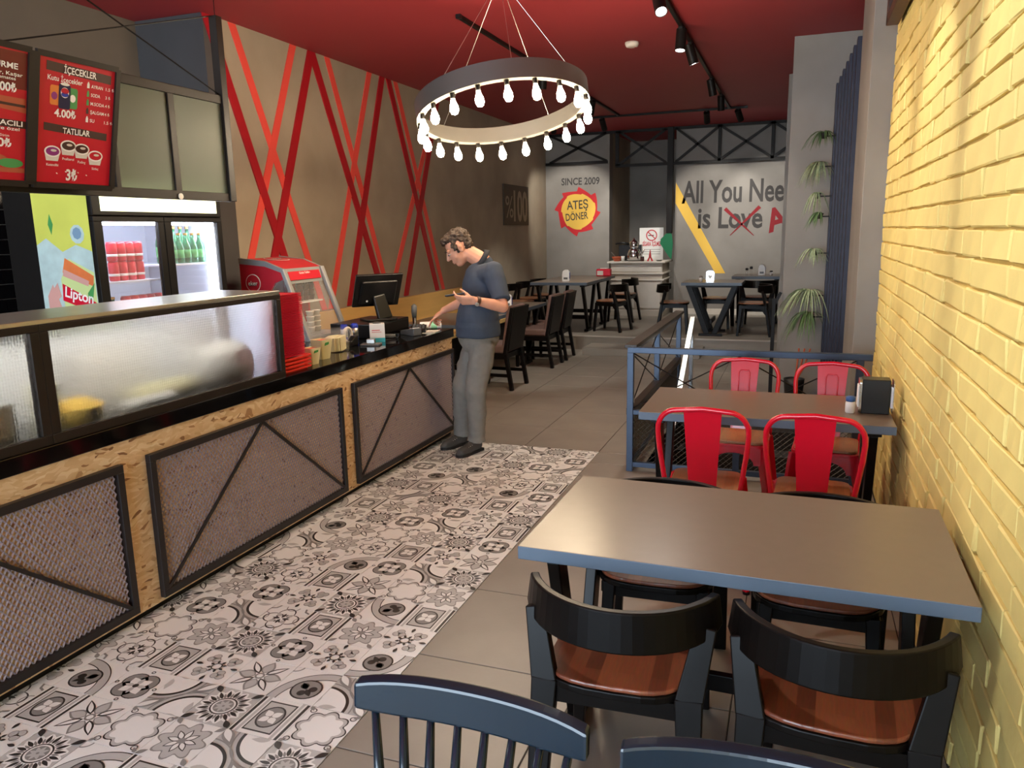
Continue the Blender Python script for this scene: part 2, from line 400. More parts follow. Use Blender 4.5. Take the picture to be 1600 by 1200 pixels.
# ---- patterned cement tiles: ten printed designs
TP = .2075; TH = TP/2-.0012
class TD(MB):
    lay = 0
    def pl(s, pts, m, new=True):
        if new: s.lay += 1
        z = .00022*s.lay
        pts = [(max(-TH, min(TH, x)), max(-TH, min(TH, y))) for x, y in pts]
        s.add([(x, y, z) for x, y in pts], [tuple(range(len(pts)))], m)
    def ring(s, cx, cy, r0, r1, m, n=28, a0=0, a1=2*PI):
        s.lay += 1; z = .00022*s.lay; vs = []; fs = []
        for k in range(n+1):
            a = a0+(a1-a0)*k/n
            for r in (r0, r1): vs.append((max(-TH, min(TH, cx+r*math.cos(a))), max(-TH, min(TH, cy+r*math.sin(a))), z))
        for k in range(n): fs.append((2*k, 2*k+1, 2*k+3, 2*k+2))
        s.add(vs, fs, m)
    def disc(s, cx, cy, r, m, n=24, ry=None): s.pl(circle(cx, cy, r, n, ry=ry), m)
    def petal(s, cx, cy, a, r0, r1, w, m, new=True):
        pts = []
        for k in range(9): t = k/8; pts.append((r0+(r1-r0)*t, w*math.sin(PI*t**.8)))
        pts += [(x, -y) for x, y in reversed(pts[1:-1])]
        c, sn = math.cos(a), math.sin(a)
        s.pl([(cx+x*c-y*sn, cy+x*sn+y*c) for x, y in pts], m, new)
    def petals(s, cx, cy, n, a0, r0, r1, w, m):
        s.lay += 1
        for k in range(n): s.petal(cx, cy, a0+2*PI*k/n, r0, r1, w, m, False)
    def wave(s, cx, cy, r, amp, k, m, a0=0, n=72, sharp=1):
        s.pl([(cx+(r+amp*abs(math.cos(k*(2*PI*i/n+a0)/2))**sharp)*math.cos(2*PI*i/n), cy+(r+amp*abs(math.cos(k*(2*PI*i/n+a0)/2))**sharp)*math.sin(2*PI*i/n)) for i in range(n)], m)
def tile_design(k):
    t = TD(); h = TH
    t.add([(-h,-h,-.004),(h,-h,-.004),(h,h,-.004),(-h,h,-.004),(-h,-h,0),(h,-h,0),(h,h,0),(-h,h,0)], [(4,5,6,7),(0,1,5,4),(1,2,6,5),(2,3,7,6),(3,0,4,7)], 0 if k not in (3, 7) else 1)
    W_, L_, D_, K_ = 0, 1, 2, 3
    if k == 0:      # square with ring and four petals, bars on two sides
        for x in (-.092, -.072, .072, .092): t.pl([(x-.006,-h),(x+.006,-h),(x+.006,h),(x-.006,h)], K_ if abs(x) > .08 else L_, x == -.092)
        t.pl([(-.06,-.085),(.06,-.085),(.06,.085),(-.06,.085)], K_); t.pl([(-.054,-.078),(.054,-.078),(.054,.078),(-.054,.078)], L_)
        t.disc(0, 0, .05, K_, ry=.062); t.disc(0, 0, .043, D_, ry=.055); t.petals(0, 0, 4, PI/4, .004, .045, .015, W_)
    elif k == 1:    # grey quatrefoil flower
        for m, r in ((K_, .052), (D_, .047)):
            t.lay += 1
            for a in range(4): t.pl(circle(.036*math.cos(PI/4+a*PI/2), .036*math.sin(PI/4+a*PI/2), r, 20), m, False)
        t.petals(0, 0, 4, PI/4, .008, .062, .02, W_); t.petals(0, 0, 4, 0, .008, .05, .01, L_); t.disc(0, 0, .012, K_)
        for a in range(4): t.ring(.092*math.cos(a*PI/2), .092*math.sin(a*PI/2), .005, .009, K_, 8)
    elif k == 2:    # trefoil in a ring with sweeping bands
        t.ring(-h, -h, .165, .2, L_, 20, 0, PI/2); t.ring(-h, -h, .2, .204, K_, 20, 0, PI/2); t.ring(-h, -h, .161, .165, K_, 20, 0, PI/2)
        c = -.022
        t.disc(c, c, .062, K_); t.disc(c, c, .055, D_)
        t.lay += 1
        for a in (PI/4, PI/4+2*PI/3, PI/4-2*PI/3): t.pl(circle(c+.026*math.cos(a), c+.026*math.sin(a), .017, 14), K_, False)
        t.petal(c, c, -3*PI/4, 0, .05, .012, K_, False); t.petal(c, c, PI/4, 0, .05, .012, K_, False)
        t.ring(h, h, .03, .036, D_, 10, PI, 1.5*PI)
    elif k == 3:    # sunburst
        t.wave(0, 0, .082, .02, 16, W_); t.petals(0, 0, 16, 0, .052, .096, .0075, K_); t.petals(0, 0, 16, PI/16, .05, .08, .005, D_)
        t.disc(0, 0, .05, K_); t.disc(0, 0, .044, W_); t.disc(0, 0, .037, D_); t.petals(0, 0, 8, 0, .004, .035, .007, L_)
        for sx in (-1, 1):
            for sy in (-1, 1): t.petal(sx*h, sy*h, math.atan2(-sy, -sx), 0, .05, .012, K_)
    elif k == 4:    # pale cartouche
        t.wave(0, 0, .078, .022, 8, K_, 0); t.wave(0, 0, .073, .021, 8, L_, 0); t.wave(0, 0, .062, .018, 8, W_, 0)
        for sx in (-1, 1):
            for sy in (-1, 1): t.ring(sx*.082, sy*.082, .009, .013, K_, 12); t.petal(sx*h, sy*h, math.atan2(-sy, -sx), 0, .03, .008, D_)
    elif k == 5:    # eight-petal star
        t.wave(0, 0, .07, .03, 8, D_, 0, sharp=1.5); t.wave(0, 0, .064, .028, 8, L_, 0, sharp=1.5)
        t.petals(0, 0, 8, 0, .01, .062, .012, K_); t.petals(0, 0, 8, 0, .013, .055, .0085, W_); t.disc(0, 0, .014, D_)
        for sx in (-1, 1):
            for sy in (-1, 1): t.petal(sx*h, sy*h, math.atan2(-sy, -sx), .0, .042, .01, D_)
    elif k == 6:    # curled clovers round a small rosette
        for a in range(4):
            x, y = .068*math.cos(PI/4+a*PI/2), .068*math.sin(PI/4+a*PI/2)
            t.lay += 1
            for b in range(3): t.pl(circle(x+.014*math.cos(b*2.1+a), y+.014*math.sin(b*2.1+a), .019, 12), D_, False)
            t.lay += 1
            for b in range(3): t.pl(circle(x+.014*math.cos(b*2.1+a), y+.014*math.sin(b*2.1+a), .0155, 12), L_, False)
        t.ring(0, 0, .018, .023, K_, 20); t.petals(0, 0, 8, PI/8, .022, .042, .006, K_)
        for a in range(4): t.petal(.1*math.cos(a*PI/2), .1*math.sin(a*PI/2), a*PI/2+PI, 0, .035, .008, K_)
    elif k == 7:    # ogee arcs
        for sx, sy, a in ((-1, -1, 0), (1, 1, PI)):
            t.pl([(sx*h, sy*h)]+[(sx*h+.12*math.cos(a+PI/2*q/12), sy*h+.12*math.sin(a+PI/2*q/12)) for q in range(13)], W_)
            t.ring(sx*h, sy*h, .118, .13, K_, 16, a, a+PI/2); t.petals(sx*h, sy*h, 4, a+.2, .02, .09, .014, L_)
            t.ring(sx*h, sy*h, .145, .151, D_, 16, a, a+PI/2)
        t.petal(-h, h, -PI/4, 0, .1, .022, D_); t.petal(h, -h, 3*PI/4, 0, .1, .022, D_); t.petal(-h, h, -PI/4, 0, .08, .013, W_); t.petal(h, -h, 3*PI/4, 0, .08, .013, W_)
    elif k == 8:    # damask leaves
        t.petals(0, 0, 4, 0, .02, .1, .028, D_); t.petals(0, 0, 4, 0, .025, .09, .02, L_); t.petals(0, 0, 4, PI/4, .02, .115, .016, K_); t.petals(0, 0, 4, PI/4, .03, .105, .009, W_)
        t.disc(0, 0, .02, D_); t.disc(0, 0, .012, W_)
    else:           # four-point cross with thorns
        t.wave(0, 0, .058, .032, 4, K_, PI/2); t.wave(0, 0, .052, .03, 4, W_, PI/2)
        t.petals(0, 0, 4, 0, .006, .045, .008, K_); t.petals(0, 0, 4, PI/4, .02, .06, .012, L_); t.petals(0, 0, 8, PI/8, .024, .04, .004, K_)
        for a in range(4): t.ring(h*math.cos(a*PI/2), h*math.sin(a*PI/2), .03, .035, D_, 12); 
        for sx in (-1, 1):
            for sy in (-1, 1): t.ring(sx*h, sy*h, .03, .04, D_, 8)
    return t.mesh('pattern_tile', ['t_white', 't_light', 't_mid', 't_dark'])
DES = [tile_design(k) for k in range(10)]
rows = [[0, 2, 3, 6, 1, 5, 8], [5, 4, 8, 0, 9, 3, 7], [3, 7, 1, 2, 6, 4, 0], [8, 6, 0, 9, 5, 7, 2], [1, 3, 5, 4, 8, 2, 6], [0, 9, 7, 1, 3, 6, 5]]
rr = random.Random(3)
CUT = []
for me_ in DES:
    bm = bmesh.new(); bm.from_mesh(me_)
    bmesh.ops.bisect_plane(bm, geom=bm.verts[:]+bm.edges[:]+bm.faces[:], plane_co=(.0115, 0, 0), plane_no=(1, 0, 0), clear_inner=True)
    c_ = me_.copy(); bm.to_mesh(c_); bm.free(); CUT.append(c_)
for j in range(-9, 14):
    for i in range(7):
        x1 = -1.378-i*TP; x0 = x1-TP
        k = rows[j % 6][(i+(j//6)*2) % 7]
        if i == 6:
            # cut tile at the counter plinth
            o = bpy.data.objects.new('pattern_tile', CUT[k]); COL.objects.link(o); o.parent = floor; o.location = ((x0+x1)/2, 2.751+(j+.5)*TP, 0)
            continue
        o = bpy.data.objects.new('pattern_tile', DES[k]); COL.objects.link(o); o.parent = floor
        o.location = ((x0+x1)/2, 2.751+(j+.5)*TP, 0); o.rotation_euler = (0, 0, PI/2*rr.randrange(4) if k not in (0,) else 0)

# ---- stairwell, platform, step
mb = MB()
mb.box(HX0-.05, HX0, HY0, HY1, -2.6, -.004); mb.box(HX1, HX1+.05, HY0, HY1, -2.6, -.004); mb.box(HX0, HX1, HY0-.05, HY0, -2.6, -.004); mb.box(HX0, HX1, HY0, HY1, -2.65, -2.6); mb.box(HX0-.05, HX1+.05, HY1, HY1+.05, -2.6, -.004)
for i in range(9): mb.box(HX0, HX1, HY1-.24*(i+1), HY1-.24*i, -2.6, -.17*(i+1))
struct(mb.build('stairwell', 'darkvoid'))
mb = MB(); mb.box(XL, .6, 10.78, YB+1.9, -.004, .2); plat = struct(mb.build('floor_platform', 'platform', bevel=.003))
mb = MB(); mb.box(-3.2, .5, 10.765, 10.80, .185, .204); mb.build('nosing', 'nosing', plat)
mb = MB(); mb.box(-2.74, -1.15, 10.26, 10.78, 0, .1); struct(mb.build('platform_step', 'platform', bevel=.004))

# ---- ceiling and walls
mb = MB(); mb.box(-5.3, .9, -3.2, YB+1.9, C, C+.1); struct(mb.build('ceiling', 'ceil'))
mb = MB(); mb.box(XL-.2, XL, 5.42, YB, 0, C); wl = struct(mb.build('wall_left', 'concrete'))
mb = MB(); mb.box(XN-.2, XN, -3.2, 5.22, 0, C); wn = struct(mb.build('wall_left_kitchen', 'concrete_dark'))
mb = MB(); mb.box(XN-.2, XL, 5.22, 5.42, 0, C); struct(mb.build('wall_return', 'wall_blue'))
# black metro tiles behind the counter
tb = MB(); tb.box(0, .012, -.097, .097, -.047, .047); tm = tb.mesh('wall_tile', 'blacktile')
for r in range(20):
    for c in range(11):
        y = 2.9+.2*c+(.1 if r % 2 else 0)
        if y > 5.1: continue
        o = bpy.data.objects.new('wall_tile', tm); COL.objects.link(o); o.parent = wn; o.location = (XN, y, .05+.1*r)
mb = MB(); mb.box(XL, -3.23, YB, YB+.25, 0, C); wb1 = struct(mb.build('wall_back_left', 'concrete_cool'))
mb = MB(); mb.box(-3.48, -3.23, YB+.25, YB+1.8, 0, C); mb.box(-2.06, -1.9, YB+.25, YB+1.8, 0, C); struct(mb.build('wall_niche_side', 'concrete'))
mb = MB(); mb.box(-3.5, -1.9, YB+1.8, YB+1.95, 0, C); struct(mb.build('wall_niche_back', 'concrete_cool'))
mb = MB(); mb.box(-2.06, .6, YB, YB+.25, 0, C); wb = struct(mb.build('wall_back', 'concrete_cool'))
mb = MB(); mb.box(-2.06, .6, YB-.012, YB, .2, .3); struct(mb.build('baseboard_back', 'offwhite'))
# front of the shop behind the viewer: glazed opening between piers
mb = MB(); mb.box(XN, -4.3, -3.2, -3.0, 0, C); mb.box(.2, .7, -3.2, -3.0, 0, C); mb.box(-4.3, .2, -3.2, -3.0, 2.75, C); struct(mb.build('wall_front', 'concrete'))

# ---- yellow brick wall
mb = MB(); mb.box(XR+.012, XR+.25, -3.0, 5.8, 0, C); wr = struct(mb.build('wall_right', 'mortar'))
BH, BL, BG = .0925, .34, .0085
def brick_mesh(seed, L, H):
    r = random.Random(seed); vs = []; fs = []
    us = [0, .022, .5, .978, 1]; ws = [0, .06, .94, 1]; nx, nz = len(us)-1, len(ws)-1
    tx, tz = r.uniform(-.003, .003), r.uniform(-.002, .002)
    for j in range(nz+1):
        for i in range(nx+1):
            y = -L/2+L*us[i]; z = -H/2+H*ws[j]
            edge = i in (0, nx) or j in (0, nz)
            d = .011+tx*(us[i]-.5)*2+tz*(ws[j]-.5)*2+r.uniform(-.0012, .0012)-(.004 if edge else 0)
            if j in (0, nz): z += r.uniform(-.0035, .0025)*(1 if j else -1)
            if i in (0, nx): y += r.uniform(-.003, .002)*(1 if i else -1)
            vs.append((-d, y, z))
    nv = len(vs)
    per = [i for i in range(nx+1)]+[j*(nx+1)+nx for j in range(1, nz+1)]+[nz*(nx+1)+i for i in range(nx-1, -1, -1)]+[j*(nx+1) for j in range(nz-1, 0, -1)]
    for j in range(nz):
        for i in range(nx): a = j*(nx+1)+i; fs.append((a, a+nx+1, a+nx+2, a+1))
    for p in per: vs.append((.006, vs[p][1], vs[p][2]))
    n = len(per)
    for k in range(n): fs.append((per[k], per[(k+1) % n], nv+(k+1) % n, nv+k))
    return vs, fs
BV = [brick_mesh(s, BL-BG, BH-BG) for s in range(10)]
BM = []
for vs, fs in BV: BM.append(MB().add(vs, fs).mesh('brick', 'brick'))
allb = []
rb = random.Random(5)
nrow = int(C/BH)
for j in range(nrow):
    y = .6-rb.random()*.28
    while y < 5.8:
        L = BL*rb.choice((.45, .7, .85, 1, 1, 1.2, 1.4))
        if y+L > 5.8: L = 5.8-y
        if L > .05: allb.append((y+L/2, BH*(j+.5), L/BL))
        y += L
vis = sorted([b for b in allb if b[0] > 2.12 and b[1] > .35], key=lambda b: b[0])
near = set(vis[:300]); rest = MB()
for k, (y, z, s) in enumerate(allb):
    dx = rb.uniform(-.005, .004); q = rb.randrange(10)
    if (y, z, s) in near:
        o = bpy.data.objects.new('brick', BM[q]); COL.objects.link(o); o.parent = wr
        o.location = (XR+.012+dx*.6, y, z); o.scale = (1, (s*BL-BG)/(BL-BG), 1); o.rotation_euler = (rb.uniform(-.012, .012), 0, rb.uniform(-.012, .012))
    else:
        vs, fs = BV[q]; rest.add([(XR+.012+dx*.6+v[0], y+v[1]*(s*BL-BG)/(BL-BG), z+v[2]) for v in vs], fs)
rest.build('bricks', 'brick', wr, kind='stuff')

# ---- columns on the right
mb = MB(); mb.box(.385, .8, 5.8, 6.9, 0, C); struct(mb.build('column_near', 'concrete_cool', bevel=.004))
mb = MB(); mb.box(-.125, .8, 8.03, 9.2, 0, C); struct(mb.build('column_middle', 'concrete_cool', bevel=.004))
mb = MB(); mb.box(-.195, .8, 9.9, 10.6, 0, C); struct(mb.build('column_far', 'concrete_cool', bevel=.004))
mb = MB(); mb.box(.56, .8, 6.9, YB, 0, C); struct(mb.build('wall_right_far', 'concrete_cool'))

# ---- red stripes on the left wall (boards)
def sl(y, z): return y*.982, 1.68+(z-1.68)*.982
ST = dict(d1=((5.378,3.369),(6.141,1.478)), d2=((6.756,3.367),(5.941,1.4)), d3=((6.828,3.351),(7.78,1.345)), d4=((8.136,3.372),(7.28,1.129)),
          d5=((8.327,3.368),(9.342,1.064)), d6=((9.231,2.57),(8.498,.947)), c1=((5.681,3.373),(6.5,1.496)), c2=((6.472,3.369),(5.492,1.12)),
          c3=((7.084,3.369),(7.95,1.301)), c4=((7.856,3.365),(6.934,1.154)), c5=((8.509,3.348),(9.54,1.051)), c6=((8.857,2.198),(8.303,1.283)))
for n_st, (k, (a, b)) in enumerate(ST.items()):
    a = sl(*a); b = sl(*b)
    if a[1] < b[1]: a, b = b, a
    sl_ = (b[0]-a[0])/(b[1]-a[1]); zt, zb = C-.004, .96
    ya, yb = a[0]+sl_*(zt-a[1]), a[0]+sl_*(zb-a[1])
    hw = .048 if k[0] == 'd' else .042; t = (.012 if k[0] == 'd' else .006)+.0016*(n_st % 2)
    hw *= math.sqrt(1+sl_*sl_)
    mb = MB(); mb.prism([(ya-hw, zt), (yb-hw, zb), (yb+hw, zb), (ya+hw, zt)], (XL, 0, 0), (0,1,0), (0,0,1), t)
    mb.build('stripe_board', 'stripe_dark' if k[0] == 'd' else 'stripe_coral', wl)

# ---- murals on the back walls
def sb(x, z): return x*.979, 1.68+(z-1.68)*.979
def wtext(s, m, par, x, z, h, w, off=0, ang=0, depth=.002):
    x, z = sb(x, z); c, sn = math.cos(ang), math.sin(ang)
    return text(s, m, par, (x, YB, z), (c, 0, sn), (-sn, 0, c), h=h, w=w, off=off, depth=depth)
wtext('All You Need', 'inkgrey', wb, -1.99, 2.14, .36, 1.84, .022, -.004)
wtext('is Love', 'inkgrey', wb, -1.70, 1.70, .34, 1.07, .022, -.01)
wtext('Ateş', 'inkred', wb, -.50, 1.60, .36, .95, .03, .28)
mb = MB()
for (x0, z0), (x1, z1) in (((-1.24, 2.02), (-.74, 1.55)), ((-.66, 2.04), (-1.14, 1.56))):
    a = sb(x0, z0); b = sb(x1, z1); d = Vector((b[0]-a[0], b[1]-a[1])).normalized(); n = Vector((-d.y, d.x))
    mb.prism([(a[0]+n.x*.03, a[1]+n.y*.03), (a[0]-n.x*.03, a[1]-n.y*.03), (b[0]-n.x*.006, b[1]-n.y*.006), (b[0]+n.x*.006, b[1]+n.y*.006)], (0, YB, 0), (1,0,0), (0,0,1), .004)
mb.build('cross_out', 'inkred', wb)
mb = MB(); q = [sb(*p) for p in ((-2.099, 2.5), (-2.099, 2.14), (-1.37, .9), (-1.2, .9))]
mb.prism(q, (0, YB, 0), (1,0,0), (0,0,1), .002); mb.build('mural_band', 'inkyellow', wb)
wtext('SINCE 2009', 'inkgrey', wb1, -4.21, 2.53, .12, .71, .02, -.005)
lx, lz = sb(-3.9, 2.05)
def blob(r, amp, k, seed, n=90, sh=1.0):
    rr_ = random.Random(seed); ph = [rr_.uniform(0, 6.28) for _ in range(4)]
    return [((r+amp*((k*a/(2*PI)+ph[0]) % 1)**2.2+.012*math.sin(3*a+ph[1]))*math.cos(a)*sh, (r+amp*((k*a/(2*PI)+ph[0]) % 1)**2.2+.012*math.sin(3*a+ph[1]))*math.sin(a)) for a in (2*PI*i/n for i in range(n))]
mb = MB(); mb.prism(blob(.365, .085, 8, 2), (lx, YB, lz), (1,0,0), (0,0,1), .002); mb.build('flame_logo', 'flame', wb1)
mb = MB(); mb.prism(blob(.31, .02, 7, 4), (lx+.01, YB-.002, lz), (1,0,0), (0,0,1), .002); mb.build('logo_disc', 'inkyellow', wb1)
text('ATEŞ', 'inkgrey', wb1, (lx-.2, YB-.004, lz+.03), (1,0,.05), (-.05,0,1), h=.15, w=.40, off=.012)
text('DÖNER', 'inkgrey', wb1, (lx-.22, YB-.004, lz-.17), (1,0,.08), (-.08,0,1), h=.125, w=.42, off=.012)

# ================================================================== SERVICE COUNTER
def expanded(b, o, ux, uy, w, h, a=.0125, bh=.034, sw=.0062, dep=.005):
    """expanded-metal sheet in the ux/uy plane, as zigzag strands"""
    o = Vector(o); ux = Vector(ux); uy = Vector(uy); n = ux.cross(uy)
    ni = int(w/a); nj = int(h/(bh/2))
    for i in range(ni):
        vs = []; fs = []
        for j in range(nj+1):
            x = a*(i+.5)+(a/2)*(1 if (i+j) % 2 == 0 else -1); y = j*bh/2
            c = o+ux*x+uy*y
            vs += [c-ux*sw/2-n*dep/2, c+ux*sw/2+n*dep/2]
        for j in range(nj): fs.append((2*j, 2*j+1, 2*j+3, 2*j+2))
        b.add(vs, fs)
CX, CT = -2.69, .905      # counter front plane, worktop height
Y0C, Y1C = .4, 5.86
ct = thing('service_counter', 'long service counter faced in chipboard with black framed mesh panels', 'counter', (CX-.35, 3.2, 0))
mb = MB(); mb.box(CX-.68, CX, Y0C, Y1C, .035, .835); mb.build('chipboard_body', 'osb', ct, world=True, bevel=.003)
mb = MB(); mb.box(CX-.66, CX-.03, Y0C+.02, Y1C-.02, 0, .035); mb.build('plinth', 'black', ct, world=True)
for (y0, y1, flip) in ((.83, 2.405, 1), (2.55, 4.125, 0), (4.265, 5.835, 0)):
    z0, z1 = .06, .742; fx = CX+.03; t = .034
    fr = MB()
    fr.box(CX+.002, fx, y0, y1, z1-t, z1); fr.box(CX+.002, fx, y0, y1, z0, z0+t); fr.box(CX+.002, fx, y0, y0+t, z0+t, z1-t); fr.box(CX+.002, fx, y1-t, y1, z0+t, z1-t)
    p = fr.build('mesh_panel', 'mframe', ct, world=True, bevel=.002)
    ms = MB(); expanded(ms, (CX+.014, y0+t, z0+t), (0,1,0), (0,0,1), y1-y0-2*t, z1-z0-2*t); ms.build('expanded_mesh', 'expmesh', p)
    p.children[0].parent = p
    # sub-part coordinates: parent sits at the counter origin
    for me in (p.children[0].data,):
        inv = ROOTM[ct.name].inverted()
        for v in me.vertices: v.co = inv @ v.co
    ym = (y0+y1)/2
    for ya, yb in ((y0+t, ym), (y1-t, ym)):
        br = MB(); br.bar((CX+.022, ya, z0+t), (CX+.022, yb, z1-t), .016, .008, up=(1,0,0))
        for v in range(len(br.v)): br.v[v] = ROOTM[ct.name].inverted() @ br.v[v]
        br.build('brace', 'mframe', p)
wt = MB(); wt.box(CX-.74, CX+.012, Y0C, Y1C+.02, .835, CT)
o = wt.build('worktop', 'gloss', bevel=.004); tag(o, 'glossy black stone worktop running along the chipboard service counter', 'worktop')

# glass display case on the worktop
dc = thing('display_case', 'low display case with dark frame and ribbed glass on the counter', 'display case', (CX-.2, 2.2, CT))
zt = 1.385; yd0, yd1 = .45, 3.60; xb = CX-.42
mb = MB(); mb.box(xb, CX, yd0, yd1, zt-.012, zt+.006); mb.build('top', 'steel2', dc, world=True, bevel=.002)
for ya, yb in ((yd0, 2.12), (2.12, yd1)):
    f = MB(); t = .04
    f.box(CX-.03, CX+.004, ya, yb, CT, CT+t); f.box(CX-.03, CX+.004, ya, yb, zt-t, zt-.012); f.box(CX-.03, CX+.004, ya, ya+t, CT+t, zt-t); f.box(CX-.03, CX+.004, yb-t, yb, CT+t, zt-t)
    f.build('frame', 'frame', dc, world=True, bevel=.003)
    g = MB(); g.box(CX-.018, CX-.012, ya+t-.005, yb-t+.005, CT+t-.005, zt-t+.005); g.build('glass_pane', 'ribbed', dc, world=True)
f = MB(); f.box(xb, CX-.03, yd1-.03, yd1, zt-.04, zt-.012); f.box(xb, xb+.03, yd1-.03, yd1, CT, zt-.04); f.build('end_frame', 'frame', dc, world=True)
f = MB(); f.box(xb+.03, CX-.03, yd1-.018, yd1-.012, CT, zt-.04); f.build('end_pane', 'glass', dc, world=True)
b = MB(); b.box(CX-.09, CX-.06, yd0+.05, yd1-.05, zt-.03, zt-.013); b.build('led_strip', mat('added_case_glow', (1.0, .96, .9), .5, emit=13), dc, world=True)  # glowing strip added to brighten the inside of the case
b = MB(); b.box(xb-.012, xb, yd0, yd1-.04, CT, 1.26); b.build('back_panel', 'white', dc, world=True)  # white sheet added to bounce light; the case itself is open at the back
# what stands inside the case
o = MB()
for i in range(14):
    a = i/13; w = .10+.03*math.sin(a*PI)
pts = [(-.16, 0), (.16, 0), (.15, .12), (.08, .20), (-.05, .22), (-.14, .17)]
bag = MB()
prof = [(.02, 0), (.105, .01), (.12, .08), (.11, .16), (.085, .21), (.03, .235)]
bag.lathe(prof, (0,0,0), 18)
for i, v in enumerate(bag.v):
    v.x *= .95; v.y *= 1.55; nv = noise.noise(Vector((v.x*14, v.y*14, v.z*14)))*.018
    if v.z > .02: v += Vector((nv, nv*.7, nv*.5))
o = bag.build('paper_bag', 'offwhite', smooth=True); o.location = (CX-.2, 3.32, CT)
tag(o, 'crumpled white bag with red lettering behind the ribbed glass', 'bag')
text('ED', 'red', o, (.095, -.02, .12), (0,1,.1), (0,-.1,1), h=.06, off=.03, depth=.02)
def loaf(y, L, r, m, lab, x=CX-.2, z=CT):
    b = MB(); b.tube([(0, -L/2, r*.8), (0, -L*.42, r), (0, L*.42, r), (0, L/2, r*.8)], [r*.5, r, r, r*.5], 14)
    o = b.build('bread_loaf', m, smooth=True); o.location = (x, y, z)
    return tag(o, lab, 'bread', 'loaves in the display case')
loaf(2.90, .38, .05, 'cream', 'long pale loaf lying in the case just left of the white bag')
loaf(2.72, .3, .035, 'offwhite', 'slim white loaf lying in the middle of the case', CX-.1)
b = MB(); b.lathe([(.06, 0), (.09, .02), (.1, .09), (.095, .1), (.09, .095), (.08, .03), (.05, .02)], (0,0,0), 18); b.ell((0,0,.085), (.085,.085,.045))
o = b.build('yellow_bowl', 'inkyellow', smooth=True); o.location = (CX-.14, 2.36, CT); tag(o, 'heaped yellow bowl at the left end of the ribbed glass', 'bowl')
b = MB(); b.prism(rrect(-.04, .04, 0, .2, .008), (0, 0, 0), (0,1,0), (0,0,1), .05); b.box(-.002, .052, -.042, .042, .2, .212)
o = b.build('napkin_box', 'cream'); o.location = (CX-.16, 2.215, CT); tag(o, 'upright cream box beside the dark divider inside the case', 'box')
b = MB(); b.box(-.13, .13, -.3, .3, 0, .16); b.box(-.135, .135, -.305, .305, .16, .175)
o = b.build('food_container', 'steel2', bevel=.008); o.location = (CX-.22, 1.75, CT); tag(o, 'lidded steel food container behind the left ribbed pane', 'container')
b = MB(); b.prism(rrect(-.2, .2, 0, .3, .03), (0, 0, 0), (0,1,0), (0,0,1), .05); b.box(-.004, .054, -.16, .16, .06, .24)
o = b.build('cutting_board', 'offwhite'); o.location = (CX-.36, 2.72, CT); tag(o, 'pale board standing upright against the back of the case', 'board')

# unseen ceiling panels, added to brighten the kitchen and the display case
for k, (x, y) in enumerate(((-4.2, .8), (-4.2, 2.0))):
    t = thing('added_panel_lamp', ('square white lamp added unseen over the kitchen near the shop front', 'square white lamp added unseen over the kitchen behind the menu boards')[k], 'ceiling lamp', (x, y, C), 0, 'added kitchen fill lamps')
    b = MB(); b.box(-.3, .3, -.3, .3, -.03, 0); b.build('housing', 'white', t, bevel=.004)
    b = MB(); b.box(-.27, .27, -.27, .27, -.034, -.0305); b.build('diffuser', mat('added_panel_glow', (1, .97, .92), .5, emit=7), t)

# stack of red trays
def tray_mesh(w, d, h):
    prof = ((.84, 0), (.87, h*.5), (1.0, h*.55), (1.0, h), (.97, h), (.85, h*.6)); b = MB(); vs = []; fs = []
    base = rrect(-w/2, w/2, -d/2, d/2, .02, 3); n = len(base)
    for q, z in prof: vs += [(x*q, y*q, z) for x, y in base]
    fs = [tuple(range(n-1, -1, -1)), tuple(range(5*n, 6*n))]
    for k in range(5): fs += [(k*n+i, k*n+(i+1) % n, (k+1)*n+(i+1) % n, (k+1)*n+i) for i in range(n)]
    return b.add(vs, fs)
t1 = tray_mesh(.2, .26, .021).mesh('serving_tray', 'tray2'); t2 = tray_mesh(.17, .22, .0088).mesh('serving_tray', 'tray')
z = CT
for i in range(4):
    o = bpy.data.objects.new('serving_tray', t1); COL.objects.link(o); o.location = (CX-.13, 3.78, z); z += .022
    tag(o, ('lowest wide orange red tray, resting on the worktop', 'second wide orange red tray from the worktop', 'third wide orange red tray from the worktop', 'topmost of the wide orange red trays, under the thin ones')[i], 'tray', 'orange red trays at the foot of the stack')
for i in range(40):
    o = bpy.data.objects.new('serving_tray', t2); COL.objects.link(o); o.location = (CX-.135+random.uniform(-.002, .002), 3.775+random.uniform(-.002, .002), z); z += .0091
    tag(o, 'topmost thin red tray of the tall stack beside the display case' if i == 39 else 'thin red tray inside the tall stack beside the display case', 'tray', 'red trays of the tall stack')

